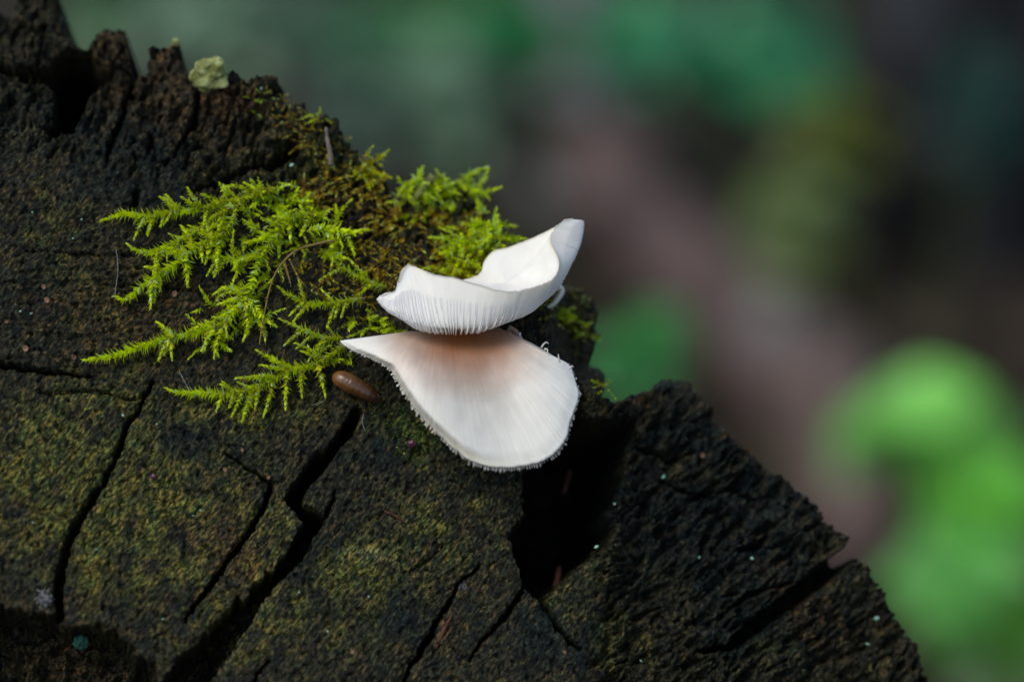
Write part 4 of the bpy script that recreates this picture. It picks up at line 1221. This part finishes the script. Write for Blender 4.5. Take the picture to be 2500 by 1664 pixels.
# ------------------------------------------------------------------ forest behind
def leaf_shape(w=0.55, nseg=6):
    """pointed broad leaf along +Y, length 1, keeled and drooping: verts, faces"""
    t = np.linspace(0, 1, nseg + 1)
    half = 0.5 * w * np.sin(np.clip(t, 0, 1) ** 0.8 * math.pi) ** 0.85
    half[-1] = 0.004; half[0] = 0.012
    z = -0.22 * t ** 2 + 0.05 * np.sin(t * math.pi)
    V = []
    for k in range(nseg + 1):
        V += [(-half[k], t[k], z[k] + 0.16 * half[k]), (0, t[k], z[k]), (half[k], t[k], z[k] + 0.16 * half[k])]
    F = []
    for k in range(nseg):
        a = 3 * k
        F += [(a, a + 1, a + 4, a + 3), (a + 1, a + 2, a + 5, a + 4)]
    return np.array(V), np.array(F)


LV, LF = leaf_shape()
LV2, LF2 = leaf_shape(0.85)
LEAF_MESH = {}


def leaf_mesh(key, col, wide):
    if key not in LEAF_MESH:
        V, F = (LV2, LF2) if wide else (LV, LF)
        o = mesh_obj('leaf', V, F, M_LEAF, attrs={'tint': np.tile(col, (len(V), 1))})
        me = o.data
        bpy.data.objects.remove(o)
        LEAF_MESH[key] = me
    return LEAF_MESH[key]


M_PSTEM = plain('plant_stem', (0.05, 0.08, 0.02), (0.09, 0.11, 0.03), 80, 0.6)


def plant(x, y, dist, wpx, hpx, col, n, leaf_px, label, seed, wide=True, group='leafy plants on the forest floor', up=0.55):
    """leafy herb: leaves spread over a wpx by hpx spray whose middle is seen towards (x, y)"""
    rg = np.random.default_rng(seed)
    ctr = at(x, y, dist)
    k = TAN * dist
    base = np.array([ctr[0] + rg.uniform(-.02, .02), ctr[1] + 0.03, -0.02])
    root = empty('leafy_plant', base, label, 'plant', group)
    top = ctr + np.array([0, 0.02, -0.25 * hpx * k])
    sp = catmull([base, base * 0.5 + top * 0.5 + rg.normal(size=3) * 0.012, top], 16)
    v, f = tube(sp, np.linspace(0.0035, 0.002, 16), 7)
    child('stem', v, f, M_PSTEM, root)
    pet = Pack()
    for q in range(n):
        # positions spread evenly over the spray
        a = q * 2.399 + rg.uniform(-.3, .3); r = math.sqrt((q + 0.5) / n)
        off = RGT * math.cos(a) * r * wpx * 0.42 * k + UPV * math.sin(a) * r * hpx * 0.42 * k + np.array([0, 1, 0]) * rg.uniform(-.35, .35) * min(wpx, hpx) * k
        c = ctr + off
        L = leaf_px * k * rg.uniform(0.75, 1.2)
        out = RGT * math.cos(a) + UPV * math.sin(a) * 0.6 + np.array([0, -0.5, 0]) + rg.normal(size=3) * 0.3
        out[2] *= 0.6
        out /= np.linalg.norm(out)
        nrm_ = np.array([0, -0.45, up + 0.3]) + rg.normal(size=3) * 0.28
        nrm_ /= np.linalg.norm(nrm_)
        s = np.cross(out, nrm_); s /= np.linalg.norm(s)
        nz = np.cross(s, out)
        kk = q % 4
        cc = np.array(col) * (0.55 + 0.25 * kk)
        o = bpy.data.objects.new('leaf', leaf_mesh((seed, kk), cc, wide))
        COL.objects.link(o)
        o.parent = root
        loc = c - out * L * 0.5 - base
        o.matrix_local = Matrix(((s[0] * L, out[0] * L, nz[0] * L, loc[0]), (s[1] * L, out[1] * L, nz[1] * L, loc[1]), (s[2] * L, out[2] * L, nz[2] * L, loc[2]), (0, 0, 0, 1)))
        j = int(rg.uniform(9, 15))
        st_ = sp[j]
        pp = catmull([st_, (st_ + c - out * L * 0.5) / 2 + np.array([0, 0, 0.006]), c - out * L * 0.49], 6)
        v, f = tube(pp, np.linspace(0.0013, 0.0008, 6), 5)
        pet.add(v, f)
    v, f, _ = pet.get()
    child('petioles', v, f, M_PSTEM, root)['kind'] = 'stuff'


BR = (0.22, 0.62, 0.10); MID = (0.085, 0.38, 0.095); DK = (0.03, 0.25, 0.10); GREY = (0.17, 0.30, 0.18); OLV = (0.15, 0.19, 0.012); TEAL = (0.012, 0.06, 0.04)
plant(1560, 860, 0.95, 230, 260, (0.10, 0.42, 0.11), 12, 140, 'mid green plant seen in the notch right of the mushrooms', 1)
plant(2250, 1030, 1.0, 460, 230, BR, 13, 190, 'brightest yellow-green leaves at the middle right', 2)
plant(2400, 1230, 0.95, 330, 240, (0.15, 0.50, 0.05), 9, 210, 'bright green leaves below the brightest ones at right', 3)
plant(2370, 1440, 0.9, 330, 280, (0.17, 0.58, 0.10), 11, 220, 'broad bright green leaves beside the log at lower right', 4)
plant(2500, 1620, 0.75, 300, 260, (0.08, 0.24, 0.03), 9, 220, 'darker green leaves in the lower right corner', 5)
plant(2040, 340, 1.8, 240, 230, OLV, 10, 130, 'olive yellow plant standing before dark ground at right', 6)
plant(1950, 540, 1.5, 220, 270, (0.15, 0.22, 0.045), 10, 130, 'dull green plant just below the olive yellow one', 16)
plant(1560, 80, 2.3, 320, 220, (0.055, 0.27, 0.085), 24, 140, 'green plant right of the grey sapling trunk', 17)
plant(880, 90, 2.4, 280, 220, (0.07, 0.21, 0.095), 18, 130, 'soft green plant behind the thin dark trunk', 18)
plant(1330, 300, 2.3, 200, 150, (0.06, 0.09, 0.02), 10, 100, 'low olive plant at the foot of the grey sapling', 19)
plant(1780, 110, 2.0, 640, 220, DK, 34, 160, 'wide dark green bush along the top right of centre', 7)
plant(2390, 270, 1.9, 220, 300, TEAL, 14, 130, 'dark bluish green plant in the upper right corner', 8)
plant(1240, 90, 2.2, 300, 190, (0.03, 0.25, 0.07), 22, 140, 'deep green plant left of the grey sapling', 9)
plant(1080, 240, 2.0, 280, 260, GREY, 26, 140, 'greyish green plant above the moss in the background', 10)
plant(1020, 50, 2.5, 260, 160, MID, 14, 110, 'mid green plant at the top centre far back', 11)
plant(560, 60, 2.1, 380, 220, GREY, 40, 150, 'greyish green bush behind the jagged rim', 12)
plant(250, 40, 2.2, 260, 200, (0.08, 0.19, 0.08), 22, 140, 'dull green plant behind the upper left spires', 13)
plant(860, 300, 1.9, 180, 240, (0.11, 0.17, 0.11), 16, 120, 'faint grey-green plant right of the rim', 14)


def tree(x, ybase, wpx, c1, c2, label, seed, lean=0.0, height=4.2):
    rg = np.random.default_rng(seed)
    g = ground_at(x, ybase)
    dist = np.linalg.norm(g - CAM)
    r = 0.5 * wpx * TAN * dist
    root = empty('young_tree', (g[0], g[1], -0.05), label, 'tree', 'young trees in the forest behind')
    n, k = 60, 20
    z = np.concatenate([np.linspace(0, 0.5, 24), np.linspace(0.55, height, n - 24)])
    rad = r * (1 - 0.55 * z / height) * (1 + 0.7 * np.exp(-z / 0.06))
    px = lean * z + 0.02 * np.sin(z * 2.1 + seed); py = 0.03 * np.sin(z * 1.3 + seed * 2)
    ang = np.arange(k) * 2 * math.pi / k
    Z, A = np.meshgrid(z, ang, indexing='ij')
    rr = rad[:, None] * (1 + 0.07 * fbm(A * 3, Z * 5, seed, 3) + 0.04 * noise(A * 6, Z * 30, seed + 1))
    V = np.stack([px[:, None] + rr * np.cos(A), py[:, None] + rr * np.sin(A), Z], -1).reshape(-1, 3) + np.array(root.location)
    i = np.arange(n - 1)[:, None]; j = np.arange(k)[None]; j2 = (j + 1) % k
    F = np.stack([i * k + j, i * k + j2, (i + 1) * k + j2, (i + 1) * k + j], -1).reshape(-1, 4)
    m = plain('sapling_bark', c1, c2, 25, 0.85, 0.2, 0.004, 90)
    child('trunk', V, F, m, root)
    tips = []
    for q in range(7):
        zz = height * rg.uniform(0.55, 0.97)
        b = np.array([np.interp(zz, z, px), np.interp(zz, z, py), zz]) + np.array(root.location)
        a = rg.uniform(0, 2 * math.pi)
        e = b + np.array([math.cos(a), math.sin(a), rg.uniform(0.4, 0.9)]) * rg.uniform(0.4, 0.8)
        p = catmull([b, (b + e) / 2 + rg.normal(size=3) * 0.05, e], 10)
        v, f = tube(p, np.linspace(r * 0.3, r * 0.06, 10), 6)
        child('limb', v, f, m, root)
        tips += [p[5], p[7], p[9]]
    tips = np.array(tips)
    N = 420
    c = tips[rg.integers(0, len(tips), N)] + rg.normal(size=(N, 3)) * 0.16
    d = rg.normal(size=(N, 3)); up_ = rg.normal(size=(N, 3)) * 0.5 + np.array([0, 0, 1.0])
    V, F = leaflets(c, d, up_, rg.uniform(0.06, 0.10, N), rg.uniform(0.03, 0.05, N))
    col = np.repeat(np.array((0.05, 0.12, 0.03)) * rg.uniform(0.6, 1.4, N)[:, None], 8, 0)
    o = child('crown', V, F, M_LEAF, root, attrs={'tint': col}, smooth=False)


tree(1362, 450, 185, (0.18, 0.185, 0.18), (0.28, 0.285, 0.28), 'grey sapling trunk above the mushrooms in the background', 1, lean=0.0)
tree(2165, 330, 130, (0.045, 0.055, 0.065), (0.08, 0.09, 0.10), 'slim bluish grey trunk at the upper right', 2, lean=0.01)
tree(770, 330, 90, (0.035, 0.037, 0.035), (0.06, 0.06, 0.055), 'thin dark trunk right of the jagged rim', 3)
tree(2440, 620, 230, (0.008, 0.009, 0.010), (0.02, 0.02, 0.022), 'thick blackish trunk at the right edge', 4)
tree(1530, 330, 70, (0.03, 0.03, 0.028), (0.05, 0.05, 0.045), 'thinnest dark trunk right of the grey sapling', 5)


def fallen_branch():
    pts = [ground_at(1290, 380), ground_at(1440, 480), ground_at(1650, 690), ground_at(1850, 880), ground_at(2050, 1150), ground_at(2160, 1400)]
    p = catmull([q + np.array([0, 0, 0.035 + 0.012 * math.sin(k * 2)]) for k, q in enumerate(pts)], 60)
    k = 18
    rad = np.linspace(0.040, 0.052, 60) * (1 + 0.08 * np.sin(np.arange(60) * 0.9))
    v, f = tube(p, rad, k)
    v[:-2] += (np.repeat(p, k, 0) - v[:-2]) * (0.10 * fbm(v[:-2, 0] * 30, v[:-2, 1] * 30 + v[:-2, 2] * 30, 44, 3))[:, None]
    root = empty('fallen_branch', p[0] - np.array([0, 0, 0.04]), 'purplish brown fallen branch lying diagonally across the forest floor', 'branch')
    m = plain('branch_bark', (0.092, 0.060, 0.054), (0.175, 0.118, 0.104), 14, 0.85, 0.2, 0.004, 70)
    wood = child('wood', v, f, m, root)
    g = plain('branch_lichen', (0.13, 0.13, 0.125), (0.20, 0.20, 0.19), 30, 0.9, 0.1)
    for j, s in ((38, 0.026), (40, 0.032), (42, 0.026), (44, 0.022)):
        # crusty grey lichen plates on the upper side
        c = p[j] + np.array([-0.012, -0.03, 0.035])
        th = np.arange(14) * 2 * math.pi / 14
        rr = s * (1 + 0.25 * np.sin(th * 3 + j))
        n_ = np.array([-0.2, -0.65, 0.73]); a_ = np.cross(n_, [0, 0, 1.0]); a_ /= np.linalg.norm(a_); b_ = np.cross(n_, a_)
        ring = c + rr[:, None] * (np.cos(th)[:, None] * a_ + np.sin(th)[:, None] * b_)
        ring2 = c + 0.7 * rr[:, None] * (np.cos(th)[:, None] * a_ + np.sin(th)[:, None] * b_) + n_ * 0.008
        V = np.concatenate([ring - n_ * 0.02, ring2, [c + n_ * 0.009]])
        i = np.arange(14); i2 = (i + 1) % 14
        child('lichen', V, [np.stack([i, i2, 14 + i2, 14 + i], 1), np.stack([14 + i, 14 + i2, np.full(14, 28)], 1)], g, wood)


fallen_branch()


def rotten_log():
    pts = [ground_at(2030, 640), ground_at(2200, 570), ground_at(2420, 540), ground_at(2750, 520)]
    p = catmull([q + np.array([0, 0, 0.06]) for q in pts], 50)
    k = 22
    v, f = tube(p, np.linspace(0.075, 0.10, 50) * (1 + 0.05 * np.sin(np.arange(50) * 0.8)), k)
    v[:-2] += (np.repeat(p, k, 0) - v[:-2]) * (0.18 * fbm(v[:-2, 0] * 18, v[:-2, 1] * 18 + v[:-2, 2] * 18, 47, 4))[:, None]
    root = empty('rotten_log', p[0] - np.array([0, 0, 0.06]), 'blackish rotten log on the ground at the right', 'log')
    child('wood', v, f, plain('rotten_wood', (0.006, 0.006, 0.006), (0.020, 0.018, 0.017), 16, 0.9, 0.1, 0.006, 60), root)
    rg = np.random.default_rng(12)
    for j in (12, 26, 38):
        b_ = p[j] + np.array([0, -0.03, 0.06])
        e_ = b_ + np.array([rg.uniform(-.1, .1), -0.05, rg.uniform(.08, .14)])
        v, f = tube(catmull([b_, (b_ + e_) / 2 + rg.normal(size=3) * 0.01, e_], 6), np.linspace(0.016, 0.007, 6), 8)
        child('branch_stub', v, f, M_BARK, root)


rotten_log()


def litter():
    rg = np.random.default_rng(3)
    N = 5200
    x = rg.uniform(-1.6, 1.9, N); y = rg.uniform(0.9, 4.6, N)
    z = 0.05 * fbm(x * 0.8, y * 0.8, 5, 4) + 0.01 * fbm(x * 4, y * 4, 9, 3) - 0.012 + rg.uniform(0, 0.015, N)
    a = rg.uniform(0, 2 * math.pi, N)
    d = np.stack([np.cos(a), np.sin(a), rg.normal(0, 0.25, N)], 1)
    up_ = np.stack([rg.normal(0, .3, N), rg.normal(0, .3, N), np.ones(N)], 1)
    L = rg.uniform(0.04, 0.09, N)
    V, F = leaflets(np.stack([x, y, z], 1), d, up_, L, L * rg.uniform(0.4, 0.7, N))
    pal = np.array([(0.042, 0.031, 0.020), (0.080, 0.054, 0.034), (0.026, 0.020, 0.014), (0.10, 0.078, 0.052), (0.050, 0.048, 0.022)])
    col = np.repeat(pal[rg.integers(0, 5, N)] * rg.uniform(0.7, 1.2, N)[:, None], 8, 0)
    m = leaf_mat('dead_leaf', 0.7, 0.2, 0.15)
    o = mesh_obj('leaf_litter', V, F, m, attrs={'tint': col}, smooth=False)
    tag(o, 'dead brown leaves strewn over the forest floor', 'leaf litter', None, 'stuff')


litter()
